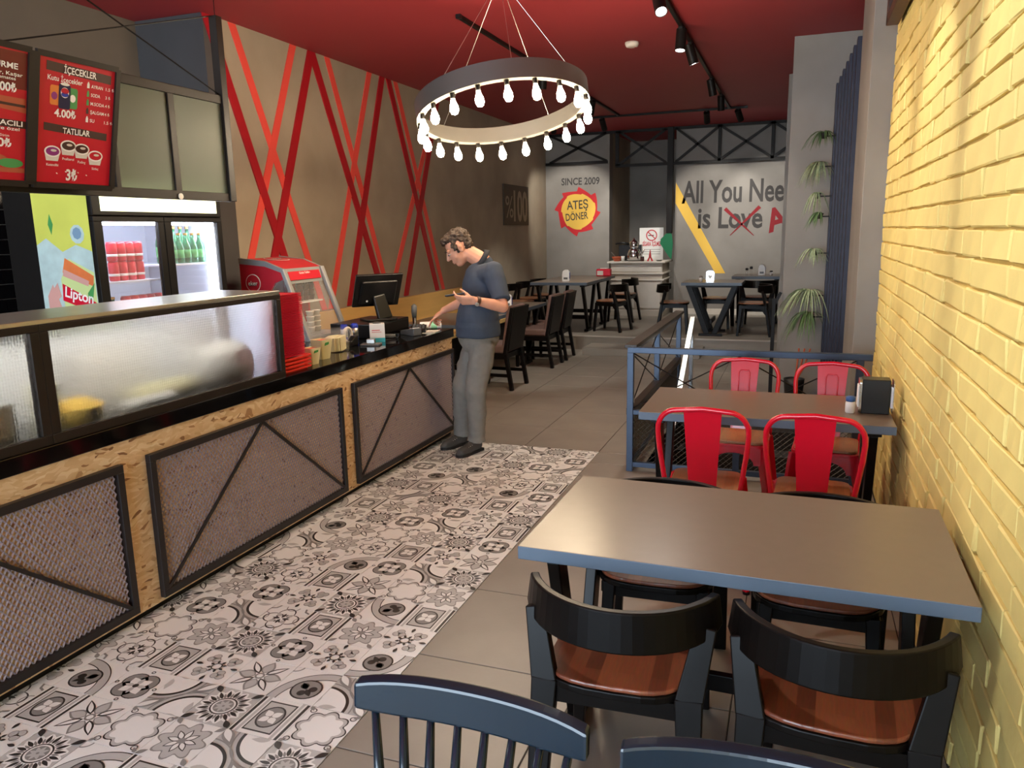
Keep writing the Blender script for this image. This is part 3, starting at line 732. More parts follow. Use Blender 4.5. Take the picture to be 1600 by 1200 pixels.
# small things on the worktop
def cup(x, y, lab, s=1):
    t = thing('paper_cup', lab, 'cup', (x, y, CT), random.uniform(-.3, .3), 'cream paper cups beside the trays')
    b = MB(); n = 4
    a = rrect(-.035*s, .035*s, -.035*s, .035*s, .008, 2); c = rrect(-.05*s, .05*s, -.05*s, .05*s, .01, 2); k = len(a); H = .12*s
    g = [(x_*.95, y_*.95) for x_, y_ in c]; e = [(x_*.93, y_*.93) for x_, y_ in a]
    vs = [(p, q, 0) for p, q in a]+[(p, q, H) for p, q in c]+[(p, q, H) for p, q in g]+[(p, q, .006) for p, q in e]
    fs = [tuple(range(k-1, -1, -1)), tuple(range(3*k, 4*k))]
    for m_ in range(3): fs += [(m_*k+i, m_*k+(i+1) % k, (m_+1)*k+(i+1) % k, (m_+1)*k+i) for i in range(k)]
    b.add(vs, fs).build('cup_body', 'cream', t)
    b = MB(); b.prism([(-.02, .085*s), (.012, .09*s), (.016, .105*s), (-.014, .102*s)], (.0475*s, 0, 0), (0,1,0), (.0,0,1), .004); b.build('green_sticker', 'grass', t)
    b = MB(); b.box(-.04*s, .04*s, -.04*s, .04*s, .108*s, .112*s); b.build('packets', 'tray2', t)
cup(-2.80, 4.02, 'small cream cup with green sticker touching the tray stack', .85)
cup(-2.86, 4.22, 'larger cream cup with green sticker in front of the plastic jar', 1.05)
t = thing('plastic_jar', 'round clear plastic jar holding cutlery packets on the worktop', 'jar', (-2.95, 4.52, CT))
b = MB(); b.lathe([(.085, 0), (.095, .01), (.095, .12), (.09, .13), (.086, .13), (.09, .115), (.088, .008)], (0,0,0), 24); b.build('jar_wall', 'acrylic', t, smooth=True)
b = MB(); b.lathe([(.098, .125), (.1, .135), (.098, .15), (.08, .155)], (0,0,0), 24); b.build('lid', 'acrylic', t, smooth=True)
b = MB()
for k in range(16): a = k*2.4; b.obox((.05*math.cos(a), .05*math.sin(a), .055), ((1,.2,.1),(0,1,.2),(0,0,1)), (.012, .022, .045))
b.build('packets', 'cream', t)
t = thing('tape_dispenser', 'black tape dispenser with a pale roll on the worktop', 'dispenser', (-3.02, 4.78, CT))
b = MB(); b.prism([(-.09, 0), (.08, 0), (.085, .07), (.05, .07), (.02, .035), (-.05, .04), (-.085, .06)], (0, -.03, 0), (.3,1,0), (0,0,1), .05); b.build('body', 'plasticblack', t, bevel=.006)
b = MB(); b.tube([(0, .01+.05*math.cos(a), .075+.05*math.sin(a)) for a in [2*PI*k/20 for k in range(20)]], .012, 8, close=True); b.build('tape_roll', 'offwhite', t, smooth=True)
for k, (x, y) in enumerate(((-3.13, 4.92), (-3.09, 5.0))):
    t = thing('energy_can', ('slim blue and silver can nearer the tape dispenser', 'slim blue and silver can nearer the till drawer')[k], 'can', (x, y, CT), 0, 'blue cans by the till')
    b = MB(); b.lathe([(.022, 0), (.027, .008), (.027, .12), (.022, .133), (.02, .13)], (0,0,0), 18); b.build('can_body', 'blue', t, smooth=True)
    b = MB(); b.lathe([(.0275, .04), (.0275, .1)], (0,0,0), 18); b.build('silver_band', 'steel2', t, smooth=True)
t = thing('carton', 'small white carton with turquoise base standing on the worktop', 'carton', (-2.91, 5.02, CT), .55)
b = MB(); b.box(-.055, .055, -.035, .035, .03, .135); b.build('carton_body', 'white', t, bevel=.002)
b = MB(); b.box(-.0555, .0555, -.0355, .0355, 0, .03); b.build('turquoise_base', 'cyan', t)
b = MB(); b.lathe([(.03, .135), (.03, .142), (.02, .146)], (0,0,0), 16); b.build('cap', 'plasticgrey', t)
b = MB(); b.box(-.04, .02, -.0362, -.0352, .085, .09); b.box(-.04, .03, -.0362, -.0352, .072, .075); b.build('print_lines', 'red', t)
t = thing('receipt_tray', 'low grey metal change tray beside the white carton', 'tray', (-2.86, 4.84, CT), .3)
b = MB(); b.box(-.07, .07, -.05, .05, 0, .012); b.build('base', 'plasticgrey', t, bevel=.003)
b = MB(); b.box(-.03, .03, -.02, .02, .012, .045); b.build('clip', 'steel2', t, bevel=.004)
t = thing('cash_drawer', 'wide black cash drawer under the till monitor', 'cash drawer', (-3.18, 5.42, CT), 0)
b = MB(); b.box(-.2, .17, -.3, .3, .006, .11); b.build('body', 'plasticblack', t, bevel=.006)
b = MB(); b.box(.17, .178, -.28, .28, .02, .095); b.build('drawer_front', 'black', t, bevel=.003)
for x in (-.17, .14):
    for y in (-.26, .26): MB().cyl((x, y, 0), (x, y, .008), .015, n=10).build('foot', 'plasticgrey', t)
# till monitor seen from behind
t = thing('till_monitor', 'black touch screen till seen from behind above the cash drawer', 'monitor', (-3.12, 5.42, CT+.11))
w_ = Vector((.62, .78, 0)).normalized(); n_ = Vector((.78, -.62, 0)).normalized(); u_ = (Vector((0,0,1))*math.cos(.5)+n_*math.sin(.5)).normalized(); bn = w_.cross(u_)
if bn.dot(n_) < 0: bn = -bn
c_ = Vector((0, 0, .24))
b = MB(); b.obox(c_, (w_, u_, bn), (.195, .145, .012)); b.build('screen_bezel', 'plasticblack', t, bevel=.006)
b = MB(); b.obox(c_-bn*.0125, (w_, u_, bn), (.175, .125, .001)); b.build('screen', 'gloss', t)
b = MB(); b.obox(c_+bn*.02-u_*.01, (w_, u_, bn), (.15, .105, .016)); b.build('back_housing', 'plasticblack', t, bevel=.012)
b = MB(); b.lathe([(.009, 0), (.009, .002)], c_+bn*.037-w_*.09-u_*.075, 14, axis=bn); b.build('badge', 'ink', t)
b = MB(); b.bar(c_+bn*.03-u_*.03, Vector((.02, .03, .012))+n_*.05, .10, .035, up=n_, w2=.12, h2=.05); b.build('stand', 'plasticblack', t, bevel=.01)
b = MB(); b.obox((0,0,.01), (w_, n_, (0,0,1)), (.12, .11, .01)); b.build('base', 'plasticblack', t, bevel=.006)
t = thing('barcode_scanner', 'dark grey scanner standing upright behind the till', 'scanner', (-3.0, 5.80, CT))
b = MB(); b.lathe([(.035, 0), (.038, .015), (.016, .03), (.018, .1)], (0,0,0), 16); b.build('stand', 'plasticblack', t, smooth=True)
b = MB(); b.tube([(0,0,.09), (0,.0,.14), (.005,-.005,.19), (.01,-.01,.2)], [.018, .024, .024, .012], 12); b.build('head', 'plasticgrey', t, smooth=True)
t = thing('payment_terminal', 'grey card payment terminal lying on the worktop', 'card terminal', (-2.84, 5.42, CT), 1.1)
b = MB(); b.prism([(-.09, 0), (.09, 0), (.09, .03), (.02, .045), (-.09, .06)], (-.04, 0, 0), (0,1,0), (0,0,1), .08); b.build('body', 'plasticgrey', t, bevel=.006)
b = MB()
for r in range(4):
    for c in range(3): b.box(-.026+c*.021, -.012+c*.021, .0+r*.019, .013+r*.019, .036-.004*r, .046-.004*r)
b.build('keys', 'plasticblack', t)
b = MB(); b.obox((0, -.05, .055), ((1,0,0),(0,1,-.15),(0,.15,1)), (.03, .025, .003)); b.build('display', 'ink', t)
t = thing('cable_coil', 'coiled grey cable lying between carton and card terminal', 'cable', (-2.9, 5.2, CT))
b = MB(); b.tube([((.05+.004*math.sin(3*a))*math.cos(a), (.05+.004*math.sin(3*a))*math.sin(a), .009+.0015*a) for a in [k*.3 for k in range(44)]], .007, 7); b.build('coil', 'plasticgrey', t, smooth=True)
b = MB(); b.box(.03, .075, -.012, .012, .018, .04); b.build('plug', 'plasticblack', t, bevel=.004)
t = thing('keypad_phone', 'black keypad unit under the pointing finger', 'keypad', (-2.86, 5.60, CT), .4)
b = MB(); b.prism([(-.09, 0), (.09, 0), (.09, .05), (-.09, .025)], (-.06, 0, 0), (0,1,0), (0,0,1), .12); b.build('body', 'plasticblack', t, bevel=.006)
b = MB()
for r in range(4):
    for c in range(4): b.box(-.045+c*.024, -.027+c*.024, -.07+r*.03, -.05+r*.03, .03+.006*r, .042+.006*r)
b.build('keys', 'plasticgrey', t)
t = thing('wipes_tube', 'white and green tube lying at the far counter end', 'tube', (-2.83, 5.76, CT), .5)
b = MB(); b.cyl((-.09, 0, .034), (.06, 0, .034), .033, n=18); b.build('tube_body', 'white', t, smooth=False, auto=True)
b = MB(); b.cyl((.0, 0, .034), (.05, 0, .034), .034, n=18); b.build('green_band', mat('mint', rgb(150, 214, 176), .4), t, auto=True)
b = MB(); b.cyl((.06, 0, .034), (.085, 0, .034), .03, n=18); b.build('cap', 'white', t, auto=True)
t = thing('paper_slip', 'white paper slip lying at the far end of the worktop', 'paper', (-2.76, 5.62, CT), .2)
b = MB(); b.obox((0,0,.002), ((1,0,0),(0,1,0),(0,0,1)), (.05, .1, .0015)); b.build('sheet', 'ink', t)
b = MB(); b.box(-.035, .035, -.07, -.064, .0036, .0042); b.box(-.035, .02, -.04, -.034, .0036, .0042); b.build('print_lines', 'inkgrey', t)

# back counter with the pudding cooler
o = thing('back_counter', 'low steel back counter carrying the red cooler', 'counter', (-3.76, 5.15, 0))
b = MB(); b.box(-.3, .3, -.38, .38, .08, .87); b.build('cabinet', 'steel2', o, bevel=.004)
b = MB(); b.box(-.32, .32, -.4, .4, .87, .9); b.build('top', 'steel', o, bevel=.004)
for x in (-.26, .26):
    for y in (-.34, .34): MB().cyl((x, y, 0), (x, y, .08), .02, n=10).build('foot', 'black', o)
kc = thing('counter_cooler', 'red and grey countertop pudding cooler with slanted front behind the trays', 'cooler', (-3.765, 5.17, .9))
ys, ye = -.26, .26     # local along Y ; front towards +X
side = [(-.25, 0), (.33, 0), (.13, .545), (-.02, .60), (-.25, .62)]
win = [(.0, .02), (.285, .02), (.125, .46), (.04, .45), (-.05, .36)]
for yy, nm in ((ys, 'side_panel'), (ye-.02, 'side_panel')):
    b = MB(); b.prism([(-.25, 0), (.0, 0), (.0, .36), (.06, .44), (.14, .47), (.13, .545), (-.02, .60), (-.25, .62)], (0, yy+.02, 0), (1,0,0), (0,0,1), .02); b.build(nm, 'eker_red', kc)
    b = MB(); b.prism([(-.255, .585), (-.02, .565), (.12, .52), (.14, .545), (-.02, .605), (-.255, .63)], (0, yy+.022, 0), (1,0,0), (0,0,1), .024); b.build('grey_trim', 'eker_grey', kc)
    b = MB(); b.bar((.135, yy+.01, .545), (.335, yy+.01, .0), .034, .045, up=(0,1,0)); b.build('front_post', 'eker_grey', kc, bevel=.008)
    b = MB(); b.prism([(.005, .02), (.30, .02), (.14, .47), (.06, .44), (.005, .36)], (0, yy+.012, 0), (1,0,0), (0,0,1), .004); b.build('side_glass', 'acrylic', kc)
b = MB(); b.prism([(-.25, .60), (-.02, .58), (.13, .525), (.135, .545), (-.02, .602), (-.25, .622)], (0, ye, 0), (1,0,0), (0,0,1), ye-ys); b.build('roof', 'eker_red', kc)
b = MB(); b.prism([(.128, .43), (.16, .43), (.135, .545), (.11, .545)], (0, ye-.03, 0), (1,0,0), (0,0,1), ye-ys-.06); b.build('fascia', 'eker_grey', kc)
fd = Vector((-.2, 0, .545)).normalized(); fn = Vector((fd.z, 0, -fd.x))
b = MB(); b.obox(Vector((.148, 0, .487))+fn*.003, ((0,1,0), fd, fn), (.205, .034, .004)); b.build('fascia_sign', 'eker_red', kc)
ox = Vector((-3.765, 5.17, .9))
text('Günün Tatlıları', 'ink', kc, ox+Vector((.145, 0, .497))+fn*.008, (0,1,0), fd, w=.14, align='C', off=.01)
text('SÜTLÜ TATLILAR', 'ink', kc, ox+Vector((.152, 0, .467))+fn*.008, (0,1,0), fd, w=.26, align='C', off=.02)
b = MB(); b.box(-.24, .32, ys, ye, 0, .03); b.build('base', 'eker_grey', kc, bevel=.006)
b = MB(); b.box(-.25, -.235, ys+.02, ye-.02, .03, .6); b.build('back_panel', 'white', kc)
b = MB(); b.box(-.23, .15, ys+.03, ye-.03, .27, .282); b.build('shelf', 'white', kc, bevel=.003)
b = MB(); b.obox(Vector((.222, 0, .24)), ((0,1,0), fd, fn), (.225, .22, .002)); b.build('front_glass', 'acrylic', kc)
# round logo on the side and roof
def logo(o, right, up, r, nm):
    right = Vector(right).normalized(); up = Vector(up).normalized(); nn = right.cross(up)
    b = MB(); b.prism(circle(0, 0, r, 28), o, right, up, .0015); b.prism(circle(0, 0, r*.91, 28), Vector(o)+nn*.0012, right, up, .0012, 1)
    b.build(nm, ['ink', 'eker_red'], kc)
    text('eker', 'inkgrey', kc, ox+Vector(o)-right*r*.62-up*r*.28+nn*.002, right, up+right*-.0, w=r*1.25, off=.05)
    text('eker', 'ink', kc, ox+Vector(o)-right*r*.62-up*r*.24+nn*.003, right, up, w=r*1.25, off=.012)
logo((-.135, ys-.001, .44), (1,0,0), (0,0,1), .068, 'round_logo')
rn = Vector((.0, 0, 1)); logo((-.1, 0, .612), (0,1,0), (-1,0,.1), .1, 'roof_logo')
def tub(x, y, z, m, lab, grp, r=.032, h=.042):
    t = thing('dessert_cup', lab, 'dessert cup', (x, y, z), 0, grp)
    b = MB(); b.lathe([(r*.8, 0), (r, h*.85), (r*1.06, h*.9), (r*1.06, h*.97)], (0,0,0), 14); b.build('cup_body', m, t, smooth=True)
    b = MB(); b.lathe([(r*1.04, h*.97), (r*1.04, h), (r*.7, h)], (0,0,0), 14); b.build('lid', 'acrylic' if m == 'pudding' else 'ink', t)
for i in range(3):
    for k in range(4): tub(-3.695, 5.20+i*.075, 1.183+k*.0425, 'pudding', ('bottom', 'second from bottom', 'second from top', 'top')[k]+' brown pudding cup in the '+('left', 'middle', 'right')[i]+' pile on the cooler shelf', 'pudding cups on the cooler shelf')
for i in range(2):
    for k in range(4): tub(-3.625+i*-.01, 5.22+i*.1, .931+k*.0425, 'offwhite', ('bottom', 'second from bottom', 'second from top', 'top')[k]+' white dessert cup in the '+('left', 'right')[i]+' pile on the cooler floor', 'white cups on the cooler floor')

# ================================================================== FRIDGE AND HANGING SIGNS
FX = -3.8; fy0, fy1 = 3.43, 4.50
fg = thing('drinks_fridge', 'tall black double door drinks fridge with lit yellow header', 'fridge', (-4.15, 3.96, 0))
b = MB(); x0, x1 = -4.5, FX-.03
b.box(x0, x1, fy0, fy0+.04, .02, 2.02); b.box(x0, x1, fy1-.04, fy1, .02, 2.02); b.box(x0, x0+.04, fy0+.04, fy1-.04, .02, 2.02); b.box(x0+.04, x1, fy0+.04, fy1-.04, 1.80, 2.02); b.box(x0+.04, x1, fy0+.04, fy1-.04, .02, .3)
b.build('cabinet', 'black', fg, world=True, bevel=.003)
b = MB(); b.box(x0+.04, x0+.05, fy0+.04, fy1-.04, .3, 1.8); b.box(x0+.05, x1, fy0+.04, fy0+.05, .3, 1.8); b.box(x0+.05, x1, fy1-.05, fy1-.04, .3, 1.8); b.box(x0+.05, x1, fy0+.05, fy1-.05, 1.79, 1.8); b.box(x0+.05, x1, fy0+.05, fy1-.05, .3, .31)
for k in range(24): z = .5+k*.05; b.box(x0+.05, x0+.058, fy0+.06, fy1-.06, z, z+.018); b.box(x0+.1, x1-.08, fy1-.058, fy1-.05, z, z+.018)
b.build('liner', 'fridgewhite', fg, world=True)
b = MB(); b.box(x1-.1, x1-.06, fy0+.1, fy1-.1, 1.772, 1.788); b.build('led_strip', 'ledwhite', fg, world=True)
b = MB(); b.box(x1-.03, x1-.015, fy1-.075, fy1-.06, .4, 1.76); b.build('led_strip', 'ledwhite', fg, world=True)
for z, ya, yb in ((1.435, fy0+.06, 3.96), (1.52, 3.98, fy1-.06), (1.10, fy0+.06, 3.96), (1.12, 3.98, fy1-.06), (.75, fy0+.06, fy1-.06)):
    b = MB(); b.box(x0+.07, x1-.04, ya, yb, z-.012, z); b.build('shelf', 'fridgewhite', fg, world=True, bevel=.002)
b = MB(); b.box(FX-.03, FX, fy0, fy1, 1.825, 2.02); hd = b.build('header_box', 'black', fg, world=True, bevel=.004)
b = MB(); b.box(FX-.001, FX+.006, fy0+.06, fy1-.05, 1.85, 1.955); b.build('header_panel', 'header', fg, world=True)
for ya, yb in ((fy0, 3.965), (3.97, fy1)):
    d = MB(); t = .048
    d.box(FX-.03, FX, ya, yb, 1.80-.01, 1.82); d.box(FX-.03, FX, ya, yb, .28, .36); d.box(FX-.03, FX, ya, ya+t*1.3, .36, 1.79); d.box(FX-.03, FX, yb-t, yb, .36, 1.79)
    dr = d.build('door', 'black', fg, world=True, bevel=.003)
    inv = ROOTM[fg.name].inverted()
    g = MB(); g.box(FX-.02, FX-.014, ya+t, yb-t, .36, 1.79); g.v = [inv @ v for v in g.v]; g.build('door_glass', 'glass', dr)
    g = MB(); g.tube([(FX, yb-.03, 1.0), (FX+.03, yb-.03, 1.02), (FX+.03, yb-.03, 1.28), (FX, yb-.03, 1.3)], .009, 8); g.v = [inv @ v for v in g.v]; g.build('handle', 'steel2', dr, smooth=True)
for x in (-4.45, -3.9):
    for y in (fy0+.06, fy1-.06): MB().cyl((x, y, 0), (x, y, .02), .025, n=10).build('foot', 'black', fg, world=True)
# tea advertisement on the side panel
g = MB(); S = fy0-.003
def ad(pts, m, k): g.prism(pts, (0, S-.0006*k, 0), (1,0,0), (0,0,1), .0006, m)
AX0, AX1 = -4.26, FX-.03
ad([(AX0, .5), (AX1, .5), (AX1, 1.985), (AX0, 1.985)], 0, 0)
ad([(AX0, .5), (AX1, .5), (AX1, 1.62), (-3.95, 1.66), (-4.06, 1.62), (-4.18, 1.70), (AX0, 1.66)], 1, 1)
ad([(AX1-.005, .5), (AX1-.005, 1.5), (-4.02, 1.58), (-4.10, 1.46), (-4.06, .5)], 2, 2)
ad(circle(-3.93, 1.72, .055, 10), 1, 2); ad(circle(-3.93, 1.725, .035, 8), 7, 3)
ad([(-4.13, 1.72), (-4.11, 1.78), (-4.13, 1.84), (-4.15, 1.78)], 3, 2)
ad([(-4.08, 1.50), (-3.85, 1.42), (-3.84, 1.48), (-4.05, 1.585)], 4, 3)
ad([(-4.07, 1.52), (-3.88, 1.45), (-3.89, 1.42), (-4.08, 1.48)], 5, 4)
ad([(-4.22, .6), (-4.13, .7), (-4.12, 1.30), (-4.17, 1.43), (-4.22, 1.36)], 5, 4)
ad([(-4.20, 1.30), (-4.11, 1.36), (-4.13, 1.44), (-4.19, 1.38)], 5, 5)
ad([(-3.9, 1.3), (-3.86, 1.36), (-3.84, 1.44), (-3.9, 1.38)], 3, 4)
ad([(-4.10, 1.335), (-3.86, 1.265), (-3.84, 1.325), (-4.09, 1.435)], 6, 5)
g.build('side_poster', ['lipton', 'ice', mat('banner_pale', rgb(206, 222, 150), .5), 'grass', 'peach', 'bannerskin', 'cola', mat('banner_iceblue', rgb(120, 150, 176), .4)], fg, world=True)
text('Lipton', 'ink', fg, (-4.08, S-.0045, 1.36), (1,0,-.2), (.2,0,1), w=.22, off=.02, depth=.001)
# contents
ORD4 = ['leftmost', 'second', 'third', 'rightmost']; ORD5 = ['leftmost', 'second', 'middle', 'fourth', 'rightmost']; LEV = ['bottom', 'second from bottom', 'second from top', 'top']
def can(x, y, z, lab, grp):
    t = thing('soda_can', lab, 'can', (x, y, z), random.uniform(0, 3), grp)
    b = MB(); b.lathe([(.024, 0), (.031, .006), (.031, .105), (.025, .118), (.023, .116)], (0,0,0), 14); b.build('can_body', 'cola', t, smooth=True)
    b = MB(); b.lathe([(.0315, .03), (.0315, .045)], (0,0,0), 14); b.build('white_wave', 'ink', t, smooth=True)
for r in range(2):
    for c in range(4): can(-3.93, 3.655+c*.066, 1.4351+r*.1185, ORD4[c]+(' red soda can in the lower row on the left fridge shelf', ' red soda can in the upper row on the left fridge shelf')[r], ('soda cans, lower row', 'soda cans, upper row')[r])
for c in range(5): can(-3.93, 3.72+c*.066, 1.1001+.12, ORD5[c]+' red soda can in the short low row behind the left fridge door', 'low row of soda cans')
t = thing('can_tray', 'clear plastic crate under the low row of soda cans', 'crate', (-3.93, 3.85, 1.1001)); b = MB(); b.box(-.05, .05, -.17, .17, 0, .119); b.build('crate_body', 'fridgewhite', t, bevel=.004)
b = MB(); b.box(-.052, .052, -.172, .172, .1, .112); b.build('crate_rim', 'white', t)
def bottle(x, y, z, lab, grp, m='green', h=.2):
    t = thing('soda_bottle', lab, 'bottle', (x, y, z), 0, grp)
    b = MB(); b.lathe([(.024, 0), (.029, .006), (.029, h*.52), (.024, h*.64), (.012, h*.8), (.011, h*.95)], (0,0,0), 14); b.build('bottle_body', m, t, smooth=True)
    b = MB(); b.lathe([(.0135, h*.94), (.0135, h)], (0,0,0), 12); b.build('cap', 'gold', t)
    b = MB(); b.lathe([(.0295, h*.18), (.0295, h*.45)], (0,0,0), 14); b.build('label_band', 'grass', t, smooth=True)
for r, x in enumerate((-3.92, -4.02)):
    for c in range(5): bottle(x, 4.14+c*.064, 1.5201, ORD5[c]+(' green glass soda bottle in the front row on the fridge shelf', ' green glass soda bottle in the back row on the fridge shelf')[r], ('green bottles, front row', 'green bottles, back row')[r], h=(.2, .245)[r])
bottle(-3.94, 3.63, 1.1001, 'pale green bottle alone at the left of the low fridge shelf', 'pale bottle', m='green', h=.24)
for k, (y, z, lab) in enumerate(((4.16, 1.1201, 'white and blue yoghurt tub at the left on the lower right fridge shelf'), (4.245, 1.1201, 'white and blue yoghurt tub at the right on the lower right fridge shelf'), (4.165, 1.2161, 'white and blue yoghurt tub stacked on top of another'))):
    t = thing('yoghurt_tub', lab, 'tub', (-3.92, y, z), 0, 'yoghurt tubs in the fridge')
    b = MB(); b.lathe([(.03, 0), (.038, .08), (.04, .085), (.04, .095), (.03, .095)], (0,0,0), 16); b.build('tub_body', 'white', t, smooth=True)
    b = MB(); b.lathe([(.0345, .025), (.0385, .06)], (0,0,0), 16); b.build('blue_label', 'blue', t, smooth=True)

# hanging frame with frosted panes
hf = thing('hanging_glass_frame', 'dark steel hanging frame with two frosted panes above the fridge', 'glass frame', (-3.13, 3.25, 1.9))
X = -3.13; fy = (2.30, 3.80)
def hb(name, p, q, w, h, m='frame'):
    b = MB(); b.bar(p, q, w, h, up=(1,0,0)); return b.build(name, m, hf, world=True, bevel=.003)
hb('top_rail', (X, fy[0], 2.452), (X, fy[1]+.02, 2.452), .047, .03)
hb('bottom_rail', (X, fy[0], 1.912), (X, fy[1]+.02, 1.912), .047, .03)
hb('post', (X, fy[1], 1.89), (X, fy[1], 2.90), .05, .05)
hb('post', (X, fy[0], 1.89), (X, fy[0], C), .04, .04)
hb('mullion', (X, 3.385, 1.93), (X, 3.385, 2.43), .044, .03)
hb('mullion', (X, 2.99, 1.93), (X, 2.99, 2.43), .03, .03)
for ya, yb in ((3.0, 3.37), (3.40, 3.78)):
    b = MB(); b.box(X-.004, X+.004, ya, yb, 1.93, 2.43); b.build('frosted_pane', 'frost', hf, world=True)
for p, q in (((X, 3.77, 2.895), (X, fy[0], 2.44)), ((X, 3.78, 2.48), (X, fy[0], 2.99))):
    b = MB(); b.tube([p, q], .004, 6); b.build('tension_wire', 'black', hf, world=True)
b = MB(); b.tube([(X, 3.8, 2.89), (X, 3.8, C)], .002, 6); b.build('hanger_wire', 'black', hf, world=True)
b = MB(); b.lathe([(.016, 0), (.016, .006)], (X+.017, 3.385, 1.905), 16, axis=(1,0,0)); b.build('round_badge', 'ink', hf, world=True)

# menu boards
tilt = math.atan2(.12, .517)
def menu(y0, y1, label):
    t = thing('menu_board', label, 'menu board', (-3.05, (y0+y1)/2, 1.92), 0, 'menu boards above the counter')
    up = Vector((math.sin(tilt), 0, math.cos(tilt))); nn = Vector((math.cos(tilt), 0, -math.sin(tilt)))
    o = Vector((-3.05, 0, 1.921)); H = .53; W_ = y1-y0
    def P_(u, v, d=0): return o+Vector((0, y0+u*W_, 0))+up*(v*H)+nn*d
    b = MB(); f = .02
    b.obox(P_(.5, .5, -.012), ((0,1,0), up, nn), (W_/2, H/2, .012)); b.build('backing', 'frame', t, world=True, bevel=.002)
    for c, hh in ((P_(.5, 1, .004), (W_/2, .012, .008)), (P_(.5, 0, .004), (W_/2, .012, .008))):
        b = MB(); b.obox(c, ((0,1,0), up, nn), hh); b.build('frame_rail', 'frame', t, world=True)
    for c in (P_(0, .5, .004), P_(1, .5, .004)):
        b = MB(); b.obox(c, ((0,1,0), up, nn), (.012, H/2, .008)); b.build('frame_rail', 'frame', t, world=True)
    b = MB(); b.obox(P_(.5, .5, .001), ((0,1,0), up, nn), (W_/2-.012, H/2-.012, .001)); b.build('red_print', 'red', t, world=True)
    def tx(s, u, v, h, w=None, m='ink', al='L', off=.01, d=.004): return text(s, m, t, P_(u, v, d), (0,1,0), up, h=h*H, w=(w*W_ if w else None), align=al, off=off)
    def shp(pts, m, d=.0025, nm='print_shape'):
        b = MB(); b.prism([((u)*W_, v*H) for u, v in pts], P_(0, 0, d), (0,1,0), up, .0006); return b.build(nm, m, t, world=True)
    def ov(u, v, ru, rv, m, d): return shp([(u+ru*math.cos(a), v+rv*math.sin(a)) for a in [2*PI*k/20 for k in range(20)]], m, d)
    return tx, shp, ov
tx, shp, ov = menu(2.468, 2.872, 'red menu board listing drinks and desserts beside the frosted frame')
shp([(.12, .885), (.92, .865), (.92, .935), (.12, .955)], 'menubrown'); tx('İÇECEKLER', .52, .885, .05, .4, al='C', off=.02)
tx('Kutu İçecekler', .13, .815, .038, .42, off=.015)
shp(rrect(.17, .31, .63, .78, .02), 'orange', .0025); shp(rrect(.36, .5, .62, .78, .02), 'grass', .0025)
shp(rrect(.27, .41, .61, .80, .02), mat('can_navy', rgb(22, 24, 66), .3), .0035); ov(.34, .735, .05, .04, 'ink', .0045)
ov(.34, .748, .046, .022, 'red', .0052); ov(.34, .72, .044, .018, 'blue', .0052); ov(.34, .80, .055, .012, 'ink', .0042)
ov(.22, .70, .035, .03, 'purple', .0032); ov(.44, .70, .035, .03, 'ink', .0032)
tx('4.00₺', .22, .545, .058, .26, off=.03)
for k, (n_, p_) in enumerate((('AYRAN', '1.5 ₺'), ('SODA', '3 ₺'), ('M.SODA', '4 ₺'), ('ŞALGAM', '4 ₺'), ('SU', '1.5 ₺'))):
    v = .81-.068*k; tx(n_, .66, v, .026, .03*len(n_), off=.012); tx(p_, .85, v, .024, .022*len(p_), off=.012)
    shp([(.615, v-.005), (.645, v-.005), (.645, v+.025), (.634, v+.045), (.626, v+.045), (.615, v+.025)], ('ink', 'grass', 'grass', 'menubrown', 'ink')[k])
shp([(.11, .43), (.9, .40), (.9, .46), (.11, .49)], 'menubrown'); tx('TATLILAR', .5, .42, .045, .34, al='C', off=.02)
for u, v, m, nm in ((.22, .27, 'purple', 'Kazandibi'), (.41, .325, 'menubrown', 'Profiterol'), (.58, .31, 'pudding', 'Puding'), (.76, .265, 'red', 'Sütlaç')):
    shp([(u-.095, v), (u+.095, v), (u+.07, v-.075), (u-.07, v-.075)], 'offwhite', .003); ov(u, v, .098, .045, 'ink', .0038); ov(u, v, .08, .034, m, .0045)
    ov(u+.01, v+.008, .035, .01, 'offwhite', .0052); tx(nm, u, v-.115, .02, al='C', off=.01)
tx('3₺', .46, .05, .085, .14, al='C', off=.03)
for a in (-.6, -.2, .2, .6):
    c_, s_ = .47+.2*math.sin(a*2), .09+.03*math.cos(a*2); shp([(c_-.012, s_), (c_, s_+.004), (c_+.012, s_-.006), (c_, s_-.008)], 'ink')
tx, shp, ov = menu(2.02, 2.444, 'red menu board with sandwich photos cut by the left picture edge')
shp([(0.04, .7), (.97, .7), (.97, .965), (0.04, .965)], mat('menu_photo', rgb(110, 34, 36), .25), .0022)
tx('GURME', .72, .84, .04, .3, al='C', off=.02); tx('Et, Mantar, Kaşar', .92, .79, .025, .5, al='R'); tx('Turşu, Domates', .85, .76, .022, .4, al='R')
tx('11.00₺', .58, .675, .06, .28, off=.03)
shp([(.35, .57), (.97, .53), (.97, .57), (.6, .62)], 'clay'); 
for k in range(2): shp([(.5, .58+.02*k), (.96, .57+.02*k), (.96, .62+.015*k), (.62, .64), (.52, .62)], ('menubrown', 'clay')[k], .003+.0006*k)
shp([(.2, .42), (.97, .415), (.97, .47), (.2, .475)], 'menubrown'); tx('ATEŞ ACILI', .93, .43, .036, .5, al='R', off=.02); tx('Sosu ile özel', .9, .395, .024, .4, al='R')
tx('Dürüm', .75, .345, .018, al='C'); tx('8.00₺', .52, .27, .06, .3, off=.03)
ov(.6, .17, .2, .05, 'clay', .003); ov(.82, .15, .13, .035, 'grass', .0036); ov(.5, .15, .12, .035, 'menubrown', .0042); shp([(.3, .08), (.97, .08), (.97, .115), (.3, .12)], 'clay', .0026)

